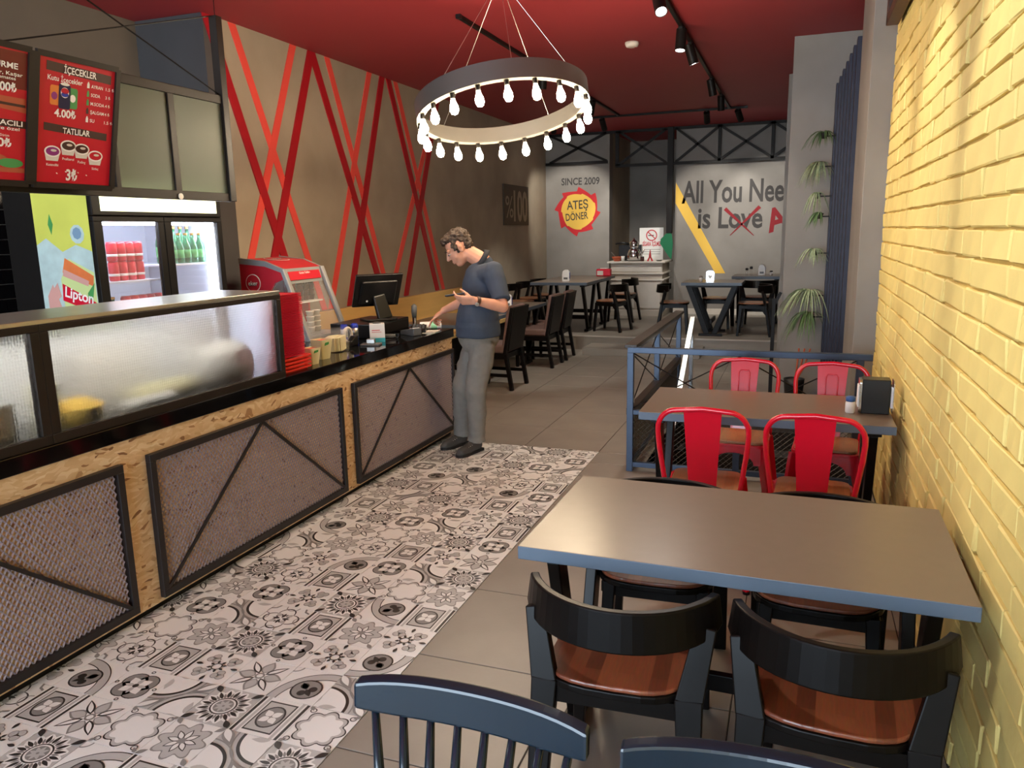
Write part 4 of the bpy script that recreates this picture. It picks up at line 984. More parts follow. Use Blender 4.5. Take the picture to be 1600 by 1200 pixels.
# ================================================================== LAMPS
rc = Vector((-1.975, 5.29, 2.49)); RR = .605
ch = thing('ring_chandelier', 'large steel ring chandelier with twenty glowing bare bulbs', 'chandelier', rc)
rq = Vector((0,0,1)).rotation_difference(Vector((-.183, .156, 1)))
ch.rotation_euler = rq.to_euler()
b = MB(); n = 72; vs = []; fs = []
for k in range(n):
    a = 2*PI*k/n; c_, s_ = math.cos(a), math.sin(a)
    vs += [(r*c_, r*s_, z) for r, z in ((RR, 0), (RR, .125), (RR-.008, .125), (RR-.008, .01), (RR-.045, .01), (RR-.045, 0))]
for k in range(n):
    for i in range(6): fs.append((k*6+i, k*6+(i+1) % 6, ((k+1) % n)*6+(i+1) % 6, ((k+1) % n)*6+i))
b.add(vs, fs).build('ring_band', 'ring', ch, auto=True)
bm_ = MB(); bm_.lathe([(.006, -.137), (.02, -.13), (.029, -.108), (.027, -.085), (.015, -.05), (.012, -.032)], (0,0,0), 14); bulb_me = bm_.mesh('bulb', 'bulb', smooth=True)
sk = MB(); sk.lathe([(.013, -.037), (.016, -.032), (.016, 0)], (0,0,0), 12); sock_me = sk.mesh('socket', 'black', smooth=True)
for k in range(20):
    a = 2*PI*(k+.3)/20; p = ((RR-.022)*math.cos(a), (RR-.022)*math.sin(a), 0)
    o = bpy.data.objects.new('socket', sock_me); COL.objects.link(o); o.parent = ch; o.location = p
    q = bpy.data.objects.new('bulb', bulb_me); COL.objects.link(q); q.parent = o
ri = rq.to_matrix().inverted()
top = ri @ (Vector((-1.99, 5.31, C))-rc); upv = ri @ Vector((0,0,1))
b = MB(); b.lathe([(.075, 0), (.075, -.02), (.07, -.03)], top, 20, axis=upv); b.build('canopy', 'ring', ch)
for a in (.45, 1.3, 2.75, 3.25, 4.45, 5.2):
    b = MB(); b.tube([top-upv*.025, (RR*.995*math.cos(a), RR*.995*math.sin(a), .125)], .0022, 5); b.build('cable', 'steel2', ch)

def track(p, q, label):
    t = thing('ceiling_track', label, 'light track', (Vector(p)+Vector(q))/2, 0, 'black ceiling tracks')
    b = MB(); b.bar(p, q, .035, .03); b.build('rail', 'black', t, world=True, bevel=.003)
    for e in (p, q):
        b = MB(); b.obox(e, ((1,0,0),(0,1,0),(0,0,1)), (.02, .02, .017)); b.build('end_cap', 'plasticblack', t, world=True)
zt_ = C-.015
track((-1.03, 1.2, zt_), (-1.03, 12.0, zt_), 'long black ceiling track running above the tables')
track((-2.64, 6.1, zt_), (-2.64, 12.0, zt_), 'black ceiling track passing behind the ring chandelier')
track((-4.1, 12.1, zt_), (-.8, 12.1, zt_), 'black ceiling track crossing above the raised platform')
def spot(x, y, aim, label, power=None, blend=.5, size=1.1, col=(1, .93, .82)):
    t = thing('track_spotlight', label, 'spotlight', (x, y, C-.03), 0, 'black spotlights on the ceiling tracks')
    L0 = Vector((x, y, C-.03)); d = (Vector(aim)-L0).normalized(); piv = L0+Vector((0,0,-.07))
    b = MB(); b.box(x-.018, x+.018, y-.06, y+.06, C-.05, C-.03); b.build('adapter', 'black', t, world=True, bevel=.003)
    b = MB(); b.cyl(L0+Vector((0,0,-.02)), piv, .008, n=8); b.build('stem', 'black', t, world=True)
    b = MB(); b.lathe([(.02, -.07), (.045, -.06), (.045, .12), (.041, .12), (.038, .10)], piv, 20, axis=d); b.build('can', 'black', t, world=True, auto=True)
    b = MB(); b.lathe([(.037, .112), (.037, .115)], piv, 16, axis=d); b.build('lens', 'lamp', t, world=True)
    ld = bpy.data.lights.new('spot_beam', 'SPOT'); ld.energy = power or SPOT_E; ld.spot_size = size; ld.spot_blend = blend; ld.color = col; ld.shadow_soft_size = .04
    lo = bpy.data.objects.new('spot_beam', ld); COL.objects.link(lo); lo.parent = t
    lo.location = piv+d*.13-L0; lo.rotation_euler = d.to_track_quat('-Z', 'Y').to_euler()
WS = dict(size=.72, blend=.55, col=(1, .95, .85))
spot(-1.03, 2.75, (.52, 2.55, 2.0), 'track spotlight out ahead washing the nearest bricks', power=62, **WS)
spot(-1.03, 3.9, (.52, 3.9, 2.0), 'track spotlight washing the middle of the yellow wall', power=58, **WS)
spot(-1.03, 5.1, (.52, 5.2, 2.0), 'track spotlight washing the far end of the yellow wall', power=34, **WS)
spot(-1.03, 1.6, (-.1, 2.3, .75), 'track spotlight shining on the nearest table', power=40, col=(1, .94, .86))
spot(-1.03, 6.0, (-.2, 4.3, .75), 'track spotlight over the red chairs', power=35)
spot(-1.03, 7.15, (-1.15, 6.6, 0), 'larger track spotlight pointing straight down beside the smoke detector')
spot(-1.03, 7.75, (-.1, 8.2, .3), 'track spotlight tilted right just behind the upright one')
spot(-1.03, 9.6, (-.4, 10.4, 0), 'track spotlight tilted right in the middle of the far track')
spot(-1.03, 10.8, (-1.0, 11.6, .9), 'track spotlight pointing down near the crossing track', power=12)
spot(-1.35, 12.1, (-1.4, 13.9, 1.8), 'track spotlight aimed at the wall lettering', power=70)
spot(-.9, 12.1, (-.4, 13.9, 1.8), 'rightmost track spotlight on the crossing track', power=70)
spot(-2.9, 12.1, (-2.7, 13.9, 1.4), 'track spotlight aimed at the white sideboard', power=55)
spot(-3.7, 12.1, (-3.9, 13.9, 1.9), 'leftmost track spotlight aimed at the flame logo', power=70)
spot(-2.64, 8.3, (-3.1, 9.0, .5), 'track spotlight glinting through the chandelier ring', power=70)
spot(-2.64, 10.4, (-3.3, 11.3, .9), 'track spotlight glowing right of the chandelier', power=70)
t = thing('smoke_detector', 'round white smoke detector on the red ceiling', 'smoke detector', (-1.55, 7.62, C))
b = MB(); b.lathe([(.035, -.045), (.055, -.038), (.065, -.015), (.065, 0)], (0,0,0), 24); b.build('housing', 'offwhite', t, smooth=True)
b = MB(); b.lathe([(.006, -.048), (.006, -.044)], (.03, 0, 0), 8); b.build('indicator', 'red', t)

# ================================================================== TABLES AND CHAIRS
def table(x0, x1, y0, y1, zf, label, rz=0, group='grey topped dining tables'):
    cx, cy = (x0+x1)/2, (y0+y1)/2; hx, hy = (x1-x0)/2, (y1-y0)/2
    t = thing('dining_table', label, 'table', (cx, cy, zf), rz, group)
    b = MB(); b.box(-hx, hx, -hy, hy, .708, .75, 1); b.mi[1] = 0; b.build('tabletop', ['tabletop', 'tableedge'], t, bevel=.0025)
    for s in (-1, 1):
        ex = s*(hx-.09)
        for q in (-1, 1):
            b = MB(); b.bar((ex, q*(hy-.10), .69), (ex, q*.05, .03), .075, .04, up=(1,0,0)); b.build('leg', 'ebony', t, bevel=.004)
        b = MB(); b.box(ex-.03, ex+.03, -.16, .16, 0, .035); b.build('foot', 'ebony', t, bevel=.004)
        b = MB(); b.box(ex-.035, ex+.035, -hy+.06, hy-.06, .68, .708); b.build('bearer', 'ebony', t, bevel=.003)
    b = MB(); b.bar((-hx+.09, 0, .2), (hx-.09, 0, .2), .03, .06); b.build('stretcher', 'ebony', t, bevel=.003)
    return t
def chair_bistro(label, m_seat, grp):
    t = thing('bistro_chair', label, 'chair', (0,0,0), 0, grp)
    # seat: rounded, with a dark edge
    def outline(s): return [(s*(.215+.012*math.sin(a*2))*math.copysign(abs(math.cos(a))**.62, math.cos(a)), .01+s*.21*math.copysign(abs(math.sin(a))**.62, math.sin(a))) for a in [2*PI*k/32 for k in range(32)]]
    b = MB(); b.prism(outline(1), (0,0,.425), (1,0,0), (0,1,0), .022); b.build('seat_frame', 'ebony', t, bevel=.004)
    b = MB(); b.prism(outline(.975), (0,0,.447), (1,0,0), (0,1,0), .014); b.build('seat', m_seat, t, bevel=.005)
    # bent back rail
    cy, R = .045, .262; a0, a1 = math.radians(-159), math.radians(-21); N = 24; vs = []; fs = []
    for k in range(N+1):
        u = k/N; a = a0+(a1-a0)*u; e = 1-abs(2*u-1)**6*.25; th = .026
        for r, z in ((R, .706), (R+th, .706), (R+th+.012, .706-.112*e), (R+.012, .706-.112*e)):
            vs.append((r*math.cos(a), cy+r*math.sin(a), z))
    for k in range(N):
        for i in range(4): fs.append((k*4+i, k*4+(i+1) % 4, (k+1)*4+(i+1) % 4, (k+1)*4+i))
    fs += [(3,2,1,0), (N*4, N*4+1, N*4+2, N*4+3)]
    b = MB(); b.add(vs, fs).build('back_rail', 'ebony', t, bevel=.005, seg=2)
    for s in (-1, 1):
        b = MB(); b.bar((s*.215, -.235, 0), (s*.2, -.16, .44), .05, .032, up=(0,1,0), w2=.075, h2=.034); b.bar((s*.2, -.16, .43), (s*.238, -.115, .635), .075, .034, up=(0,1,0), w2=.055, h2=.03); b.build('rear_leg', 'ebony', t, bevel=.004)
        b = MB(); b.bar((s*.185, .2, 0), (s*.165, .165, .43), .034, .034, up=(0,1,0), w2=.046, h2=.046); b.build('front_leg', 'ebony', t, bevel=.004)
        b = MB(); b.prism([(-.17, .425), (.17, .425), (.17, .385), (-.1, .38), (-.16, .30), (-.185, .30)], (s*.185-.011, 0, 0), (0,1,0), (0,0,1), .022); b.build('side_apron', 'ebony', t)
    b = MB(); b.box(-.16, .16, .15, .172, .375, .425); b.build('front_apron', 'ebony', t)
    b = MB(); b.box(-.18, .18, -.17, -.148, .375, .425); b.build('rear_apron', 'ebony', t)
    return t
table(-.75, .475, 2.06, 2.785, 0, 'large grey dining table nearest the viewer, against the yellow wall', -.015)
table(-.745, .475, 3.92, 4.60, 0, 'grey dining table between the four red chairs')
table(-3.93, -3.17, 8.80, 10.0, 0, 'grey dining table behind the standing man')
table(-3.93, -3.17, 7.30, 8.45, 0, 'grey dining table hidden behind the standing man nearest the counter')
table(-3.72, -2.85, 10.95, 11.85, .2, 'platform table carrying the white napkin dispenser under the flame logo')
table(-3.72, -2.85, 11.87, 12.80, .2, 'platform table carrying the red napkin box before the sideboard')
table(-1.47, -.75, 10.98, 11.80, .2, 'platform table with chrome napkin holder under the yellow wall band', PI/2)
table(-.95, -.2, 12.5, 13.3, .2, 'rearmost platform table below the wall lettering')
G = 'black bistro chairs with wooden seats'
c0 = chair_bistro('black bentwood chair with red brown seat, left of the two backs facing the viewer', 'seat', G)
c0.location = (-.425, 2.07, 0); c0.rotation_euler = (0, 0, .04); ROOTM[c0.name] = Matrix.Identity(4)
dup(c0, (.15, 2.055, 0), -.05, 'black bentwood chair with red brown seat pressed close to the yellow wall')
dup(c0, (-.43, 2.76, 0), PI+.04, 'black bentwood chair under the far left side of the big table')
dup(c0, (.125, 2.745, 0), PI-.03, 'black bentwood chair under the far right side of the big table')
G2 = 'black platform chairs with pale seats'
c1 = chair_bistro('black platform chair with its back towards the viewer beside the white dispenser', 'seat2', G2); c1.location = (-2.60, 11.45, .2); c1.rotation_euler = (0, 0, PI/2-.2)
dup(c1, (-2.70, 12.75, .2), PI/2-.1, 'black platform chair standing in front of the white sideboard')
dup(c1, (-3.97, 11.15, .2), -PI/2, 'black platform chair by the left wall nearest the steps')
dup(c1, (-3.97, 11.75, .2), -PI/2, 'black platform chair by the left wall, second from the steps')
dup(c1, (-3.97, 12.45, .2), -PI/2, 'black platform chair by the left wall farthest from the steps')
dup(c1, (-1.66, 11.35, .2), -PI/2+.1, 'black platform chair left of the chrome napkin holder table')
dup(c1, (-.55, 11.35, .2), PI/2, 'black platform chair right of the chrome napkin holder table')
dup(c1, (-1.12, 12.12, .2), PI, 'black platform chair behind the chrome napkin holder table')
dup(c1, (-.55, 12.42, .2), 0, 'black platform chair in front of the rearmost table')

# upholstered chairs on the aisle
def chair_uphol(label):
    t = thing('upholstered_chair', label, 'chair', (0,0,0), 0, 'brown upholstered aisle chairs')
    b = MB(); b.box(-.22, .22, -.2, .24, .40, .49); b.build('seat_cushion', 'uphol', t, bevel=.025, seg=3)
    b = MB(); b.box(-.225, .225, -.2, .23, .34, .40); b.build('seat_frame', 'ebony', t, bevel=.004)
    b = MB(); b.obox((0, -.215, .68), ((1,0,0), (0,math.cos(.16),math.sin(.16)), (0,-math.sin(.16),math.cos(.16))), (.205, .03, .235)); b.build('backrest_pad', 'uphol', t, bevel=.02, seg=3)
    b = MB(); b.obox((0, -.258, .66), ((1,0,0), (0,math.cos(.16),math.sin(.16)), (0,-math.sin(.16),math.cos(.16))), (.2, .012, .24)); b.build('backrest_shell', 'ebony', t, bevel=.006)
    for s in (-1, 1):
        b = MB(); b.bar((s*.215, -.27, 0), (s*.215, -.20, .42), .045, .04, up=(0,1,0)); b.bar((s*.215, -.20, .40), (s*.215, -.29, .90), .06, .035, up=(0,1,0), w2=.045); b.build('rear_leg', 'ebony', t, bevel=.004)
        b = MB(); b.bar((s*.2, .2, 0), (s*.2, .2, .36), .036, .036, up=(0,1,0), w2=.045, h2=.045); b.build('front_leg', 'ebony', t, bevel=.004)
        b = MB(); b.bar((s*.208, -.24, .16), (s*.205, .2, .16), .02, .035); b.build('stretcher', 'ebony', t)
    return t
u0 = chair_uphol('brown upholstered chair just behind the standing man'); u0.location = (-3.10, 7.93, 0); u0.rotation_euler = (0, 0, PI/2-.05)
dup(u0, (-3.1, 9.37, 0), PI/2, 'brown upholstered aisle chair, middle one of the three')
dup(u0, (-3.1, 9.97, 0), PI/2+.04, 'brown upholstered aisle chair nearest the platform steps')
# plywood bench along the left wall
t = thing('wall_bench', 'plywood bench with tall backboard along the striped wall', 'bench', (-4.15, 8.6, 0))
b = MB(); b.box(-4.405, -4.36, 6.2, 10.74, .05, .95); b.build('backboard', 'ply', t, world=True, bevel=.003)
b = MB(); b.box(-4.36, -3.98, 6.2, 10.74, .40, .45); b.build('seat', 'ply', t, world=True, bevel=.004)
b = MB(); b.box(-4.36, -4.02, 6.22, 10.72, 0, .40); b.build('base', 'black', t, world=True)

# red metal chairs
def chair_tolix(label):
    t = thing('red_metal_chair', label, 'chair', (0,0,0), 0, 'red metal chairs at the railing table')
    b = MB(); b.prism(rrect(-.18, .18, -.17, .18, .05), (0,0,.432), (1,0,0), (0,1,0), .018); b.build('seat_pan', 'tolix', t, bevel=.004)
    b = MB(); b.prism(rrect(-.165, .165, -.155, .165, .05), (0,0,.45), (1,0,0), (0,1,0), .015); b.build('seat_pad', 'seat2', t, bevel=.004)
    # apron with arched underside
    for k, (ax, ay, L) in enumerate((((1,0), (0,1), .172), ((1,0), (0,-1), .162), ((0,1), (1,0), .172), ((0,1), (-1,0), .172))):
        pts = [(-.165, .435), (-.165, .33)]+[(.115*math.cos(a), .33+.07*math.sin(a)) for a in [PI-PI*q/10 for q in range(11)]]+[(.165, .33), (.165, .435)]
        b = MB(); o = Vector((ay[0]*L, ay[1]*L, 0)); b.prism(pts, o-Vector((ay[0], ay[1], 0))*.004, (ax[0], ax[1], 0), (0,0,1), .004); b.build('apron', 'tolix', t)
    for sx in (-1, 1):
        for sy, sp in ((1, .23), (-1, .25)):
            b = MB(); b.bar((sx*.22, sy*sp, 0), (sx*.155, sy*.15, .43), .028, .022, up=(sx, -sy, 0), w2=.075, h2=.03); b.build('leg', 'tolix', t, bevel=.005)
            b = MB(); b.lathe([(.016, 0), (.018, .014)], (sx*.22, sy*sp, 0), 10); b.build('foot_cap', 'plasticblack', t)
    lean = lambda z: -.165-.11*(z-.43)/.45
    pts = [(-.165, lean(.40), .40), (-.178, lean(.52), .52), (-.198, lean(.68), .68), (-.203, lean(.76), .76)]
    pts += [(-.203+.085*(1-math.cos(a)), lean(.77+.1*math.sin(a)), .77+.1*math.sin(a)) for a in [PI/2*q/7 for q in range(1, 8)]]
    pts += [(0, lean(.88), .88)]
    pts = pts+[(-x, y, z) for x, y, z in reversed(pts[:-1])]
    b = MB(); b.tube(pts, .0125, 10); b.build('back_tube', 'tolix', t, smooth=True)
    # splat: plate with an embossed panel
    vs = []; fs = []; zs = [.44, .6, .74, .875]; ws = [.062, .07, .078, .085]
    b = MB()
    for z, w in zip(zs, ws): vs += [(-w, lean(z)+.004, z), (w, lean(z)+.004, z), (w, lean(z)-.002, z), (-w, lean(z)-.002, z)]
    for k in range(3):
        for i in range(4): fs.append((k*4+i, k*4+(i+1) % 4, (k+1)*4+(i+1) % 4, (k+1)*4+i))
    fs += [(3,2,1,0), (12,13,14,15)]
    b.add(vs, fs).build('splat', 'tolix', t)
    b = MB(); b.tube([(-.03, lean(.5)+.006, .5), (-.033, lean(.8)+.006, .8), (-.024, lean(.815)+.006, .815), (.024, lean(.815)+.006, .815), (.033, lean(.8)+.006, .8), (.03, lean(.5)+.006, .5)], .004, 6); b.build('embossed_rib', 'tolix', t, smooth=True)
    return t
r0 = chair_tolix('red metal chair with its back to the viewer, away from the yellow wall'); r0.location = (-.378, 3.77, 0); r0.rotation_euler = (0, 0, .02)
dup(r0, (.115, 3.76, 0), -.04, 'red metal chair with its back to the viewer, close to the yellow wall')
dup(r0, (-.29, 4.68, 0), PI-.05, 'red metal chair facing the viewer with bright reflection on its splat')
dup(r0, (.205, 4.64, 0), PI-.08, 'red metal chair facing the viewer beside the napkin dispenser')

# navy spindle chairs at the bottom edge
def chair_spindle(label, m, grp):
    t = thing('spindle_chair', label, 'chair', (0,0,0), 0, grp)
    b = MB(); b.prism([(x*.21, y*.2) for x, y in circle(0, 0, 1, 28)], (0,0,.43), (1,0,0), (0,1,0), .035); b.build('seat', m, t, bevel=.01)
    yb = lambda x: -.27+1.1*x*x*.5
    N = 16; vs = []; fs = []
    for k in range(N+1):
        x = -.232+.464*k/N; y = yb(x); e = .012*abs(2*k/N-1)**4
        vs += [(x, y-.014, .855-e), (x, y+.012, .85-e), (x, y+.016, .775+e), (x, y-.008, .775+e)]
    for k in range(N):
        for i in range(4): fs.append((k*4+i, (k+1)*4+i, (k+1)*4+(i+1) % 4, k*4+(i+1) % 4))
    fs += [(0,1,2,3), (N*4+3, N*4+2, N*4+1, N*4)]
    b = MB(); b.add(vs, fs).build('top_rail', m, t, bevel=.006)
    for k in range(8):
        x = -.196+.056*k
        b = MB(); b.tube([(x*.72, -.17+.4*x*x, .45), (x*.86, (yb(x)-.16)/2, .62), (x, yb(x)+.003, .79)], [.011, .0115, .0075], 10); b.build('spindle', m, t, smooth=True)
    for sx in (-1, 1):
        for sy in (-1, 1):
            b = MB(); b.tube([(sx*.22, sy*.21, 0), (sx*.18, sy*.17, .22), (sx*.14, sy*.13, .44)], [.012, .018, .014], 10); b.build('leg', m, t, smooth=True)
        b = MB(); b.tube([(sx*.19, -.18, .18), (sx*.19, .18, .18)], .009, 8); b.build('stretcher', m, t, smooth=True)
    return t
s0 = chair_spindle('navy spindle back chair at the bottom edge of the photo', 'bluewood', 'spindle chairs at the bottom edge'); s0.location = (-.535, .92, 0); s0.rotation_euler = (0, 0, PI-.02)
dup(s0, (0.0, .905, 0), PI+.03, 'dark spindle chair whose top rail just shows bottom right of the navy one')

# ================================================================== RAILING ROUND THE STAIRS
RY, RX, RZ = 5.255, -1.055, .885
rl = thing('stair_railing', 'blue grey steel railing with wire crosses and mesh around the stairs', 'railing', (RX, RY, 0))
def rb_(name, p, q, w, h=None, m='railblue', up=(0,0,1)):
    b = MB(); b.bar(p, q, w, h, up=up); return b.build(name, m, rl, world=True, bevel=.003)
for x, y in ((RX, RY), (RX, 6.35), (RX, 7.58), (.40, RY), (-.33, RY)):
    rb_('post', (x, y, 0), (x, y, RZ-.03 if (x, y) != (-.33, RY) else .43), .045, .045, up=(0,1,0))
rb_('top_rail', (RX-.02, RY, RZ-.015), (.47, RY, RZ-.015), .05, .04)
rb_('top_rail', (RX, RY, RZ-.02), (RX, 7.6, RZ-.02), .05, .03)
rb_('hand_cap', (RX, RY-.01, RZ+.008), (RX, 7.62, RZ+.008), .085, .026, 'handrail')
for z in (.43, .05):
    rb_('lower_rail', (RX, RY, z), (.47, RY, z), .035, .035)
rb_('lower_rail', (RX, RY, .43), (RX, 7.58, .43), .06, .05, 'handrail'); rb_('lower_rail', (RX, RY, .05), (RX, 7.58, .05), .035, .035)
def wire(p, q):
    b = MB(); b.tube([p, q], .0045, 6); b.build('cross_wire', 'black', rl, world=True)
for xa, xb in ((RX+.02, -.33), (-.33, .38)):
    wire((xa, RY, .46), (xb, RY, RZ-.04)); wire((xa, RY, RZ-.04), (xb, RY, .46))
for ya, yb in ((RY+.02, 6.33), (6.37, 7.56)):
    wire((RX, ya, .46), (RX, yb, RZ-.04)); wire((RX, ya, RZ-.04), (RX, yb, .46))
b = MB(); expanded(b, (RX+.02, RY, .07), (1,0,0), (0,0,1), .47-RX-.02, .345, .02, .036, .005, .005); b.build('mesh_infill', 'railmesh', rl, world=True)
b = MB(); expanded(b, (RX, RY+.02, .07), (0,1,0), (0,0,1), 2.28, .345, .02, .036, .005, .005); b.build('mesh_infill', 'railmesh', rl, world=True)
t = thing('stair_handrail', 'shiny stainless handrail sloping down into the stairwell', 'handrail', (-.93, 7.6, 0))
b = MB(); b.bar((-.93, 7.62, .84), (-.93, 5.5, -.62), .05, .03, up=(0,1,0)); b.build('rail', 'steel', t, world=True, bevel=.004)
b = MB(); b.bar((-.93, 7.57, 0), (-.93, 7.57, .80), .04, .04, up=(0,1,0)); b.build('post', 'steel', t, world=True, bevel=.003)
t = thing('column_post', 'thin black steel post standing against the grey column', 'post', (-.2, 8.0, 0))
b = MB(); b.bar((-.2, 8.0, 0), (-.2, 8.0, 1.0), .035, .035, up=(0,1,0)); b.build('shaft', 'black', t, world=True, bevel=.003)
b = MB(); b.bar((-.2, 8.0, .93), (-.14, 8.0, 1.06), .03, .03, up=(0,1,0)); b.build('bracket', 'black', t, world=True)

# ================================================================== PLANTS AND SLATS BY THE COLUMN
t = thing('slat_screen', 'dark blue stepped slat screen beside the grey column', 'screen', (.45, 7.4, 0))
for i in range(7):
    y = 6.93+i*.145
    b = MB(); b.box(.355-.018*i, .555, y, y+.11, 0, 3.12-.032*i); b.build('slat', 'slat', t, world=True, bevel=.003)
def spider(x, y, z, n, L, m, lab, droop=1.0):
    t = thing('hanging_plant', lab, 'plant', (x, y, z), 0, 'plants hung on the slat screen')
    b = MB(); b.lathe([(.02, -.05), (.03, -.005), (.033, 0), (.028, 0)], (0,0,0), 14); b.build('pot', 'pot', t, smooth=True)
    b = MB(); b.bar((.0, 0, -.03), (.12, 0, -.03), .012); b.build('bracket', 'black', t)
    r = random.Random(int(z*1000))
    lm = MB()
    for k in range(n):
        a = r.uniform(PI*.55, PI*1.6) if r.random() < .75 else r.uniform(0, 2*PI); l = L*r.uniform(.6, 1.1); w = r.uniform(.006, .011)
        vs = []; d = Vector((math.cos(a), math.sin(a), 0)); sd = Vector((-d.y, d.x, 0))
        for q in range(6):
            u = q/5; p = d*(l*u*.8)+Vector((0,0,l*(.55*u-1.15*droop*u*u))); ww = w*(1-u)**.5*(.5+u if u < .5 else 1)
            vs += [p-sd*ww+Vector((0,0,.003)), p, p+sd*ww+Vector((0,0,.003))]
        fs = []
        for q in range(5): fs += [(q*3, q*3+1, q*3+4, q*3+3), (q*3+1, q*3+2, q*3+5, q*3+4)]
        lm.add(vs, fs)
    lm.build('leaves', m, t, kind='stuff')
PX = .17
spider(PX, 7.72, 2.50, 28, 0.22, 'leaf', 'topmost hanging plant on the slat screen')
spider(PX-.02, 7.74, 2.24, 39, 0.27, 'leaf2', 'second hanging plant from the top of the slat screen', 1.2)
spider(PX-.03, 7.76, 1.98, 18, 0.19, 'leaf2', 'third hanging plant from the top of the slat screen', 1.6)
spider(PX, 7.76, 1.80, 21, 0.18, 'leaf', 'small dark hanging plant halfway down the slat screen', 1.2)
spider(PX-.03, 7.76, 1.47, 32, 0.22, 'leaf2', 'pale flowering hanging plant above the big spider plant', 1.1)
spider(PX-.05, 7.78, 1.08, 72, 0.41, 'leaf2', 'big spider plant with long arching striped leaves', 1.0)
spider(PX-.05, 7.78, .88, 43, 0.32, 'leaf', 'lowest hanging plant under the big spider plant', 1.2)
t = thing('floor_planter', 'black planter with bare stems at the foot of the column', 'planter', (.02, 7.75, 0))
b = MB(); b.lathe([(.07, 0), (.09, .2), (.095, .26), (.085, .26), (.08, .2)], (0,0,0), 18); b.build('pot', 'pot', t, smooth=True)
for k in range(3):
    b = MB(); b.tube([(0, 0, .2), (.03*k+.02, .02, .36), (.05*k+.03, .0, .55)], .008, 6); b.build('stem', 'clay', t, smooth=True)
b = MB(); b.ell((0,0,.235), (.08,.08,.02)); b.build('soil', 'brownwood', t)

# framed board high on the brick wall
t = thing('wall_frame', 'brown wooden framed board high on the yellow brick wall', 'frame', (.47, 5.0, 2.86))
fy_ = (4.2, 5.52); fz = (2.87, 3.36)
for p, q in (((.47, fy_[0], fz[0]+.03), (.47, fy_[1], fz[0]+.03)), ((.47, fy_[0], fz[1]-.03), (.47, fy_[1], fz[1]-.03)), ((.47, fy_[0]+.03, fz[0]), (.47, fy_[0]+.03, fz[1])), ((.47, fy_[1]-.03, fz[0]), (.47, fy_[1]-.03, fz[1]))):
    b = MB(); b.bar(p, q, .06, .07, up=(1,0,0)); b.build('frame_bar', 'brownwood', t, world=True, bevel=.004)
b = MB(); b.box(.47, .5, fy_[0]+.04, fy_[1]-.04, fz[0]+.04, fz[1]-.04); b.build('panel', 'menubrown', t, world=True)

# ================================================================== BACK OF THE ROOM
tr = thing('wall_truss', 'black steel lattice truss along the top of the back wall', 'truss', (-2.0, YB-.05, 2.8))
TY = YB-.06
def tb_(name, p, q, w): 
    b = MB(); b.bar((p[0], TY, p[1]), (q[0], TY, q[1]), w, .04, up=(0,1,0)); b.build(name, 'black', tr, world=True)
z0, z1 = 2.80, C-.02
tb_('chord', (XL+.02, z0+.08), (-3.25, z0+.08), .05); tb_('chord', (-3.1, z0), (.5, z0), .05)
tb_('chord', (XL+.02, z1), (.5, z1), .05)
for a, bb in ((XL+.1, -3.27), (-3.05, -2.22), (-2.06, -1.33), (-1.33, -.48), (-.48, .35)):
    zb = z0+.1 if a < -4 else z0+.02
    tb_('diagonal', (a, zb), (bb, z1), .04); tb_('diagonal', (a, z1), (bb, zb), .04)
for x in (-1.33, -.48, .35): tb_('upright', (x, z0), (x, z1), .05)
tb_('upright', (-3.08, z0), (-3.08, z1), .06)
b = MB(); b.bar((-2.14, TY-.02, 1.62), (-2.14, TY-.02, C), .1, .1, up=(0,1,0)); b.build('column_tube', 'black', tr, world=True, bevel=.006)
t = thing('green_pennant', 'dark green leaf shaped pennant hanging below the black tube', 'pennant', (-2.12, YB-.10, 1.70))
b = MB(); b.prism([(0, 0), (-.07, -.03), (-.16, -.12), (-.17, -.2), (-.1, -.3), (-.02, -.42), (.03, -.48), (.05, -.2), (.03, -.05)], (0, 0, -.06), (1,0,0), (0,0,1), .02); b.build('cloth', 'teal', t)
b = MB(); b.tube([(0, 0, .02), (.02, 0, -.1)], .006, 6); b.build('cord', 'black', t)
# sideboard
sbd = thing('sideboard', 'tall off white panelled sideboard in the niche', 'sideboard', (-2.63, 13.9, .2))
sx0, sx1, sy0 = -3.12, -2.15, 13.48
b = MB(); b.box(sx0+.03, sx1-.03, sy0+.02, 14.25, .3, 1.12); b.build('carcass', 'cabinet', sbd, world=True, bevel=.003)
b = MB(); b.box(sx0-.02, sx1+.02, sy0-.03, 14.3, 1.12, 1.15); b.build('top', 'offwhite', sbd, world=True, bevel=.004)
b = MB(); b.box(sx0+.01, sx1-.01, sy0, 14.27, .2, .3); b.build('plinth', 'cabinet', sbd, world=True, bevel=.004)
for z in (.93, .82): 
    b = MB(); b.box(sx0, sx1, sy0-.005, 14.27, z, z+.025); b.build('moulding', 'offwhite', sbd, world=True, bevel=.004)
b = MB(); b.box(sx0+.05, sx1-.05, sy0+.012, sy0+.022, .97, 1.09); b.build('drawer_front', 'offwhite', sbd, world=True, bevel=.003)
for xa, xb in ((sx0+.06, -2.66), (-2.62, sx1-.06)):
    b = MB(); b.box(xa, xb, sy0+.008, sy0+.022, .34, .79); d_ = b.build('door', 'offwhite', sbd, world=True, bevel=.003)
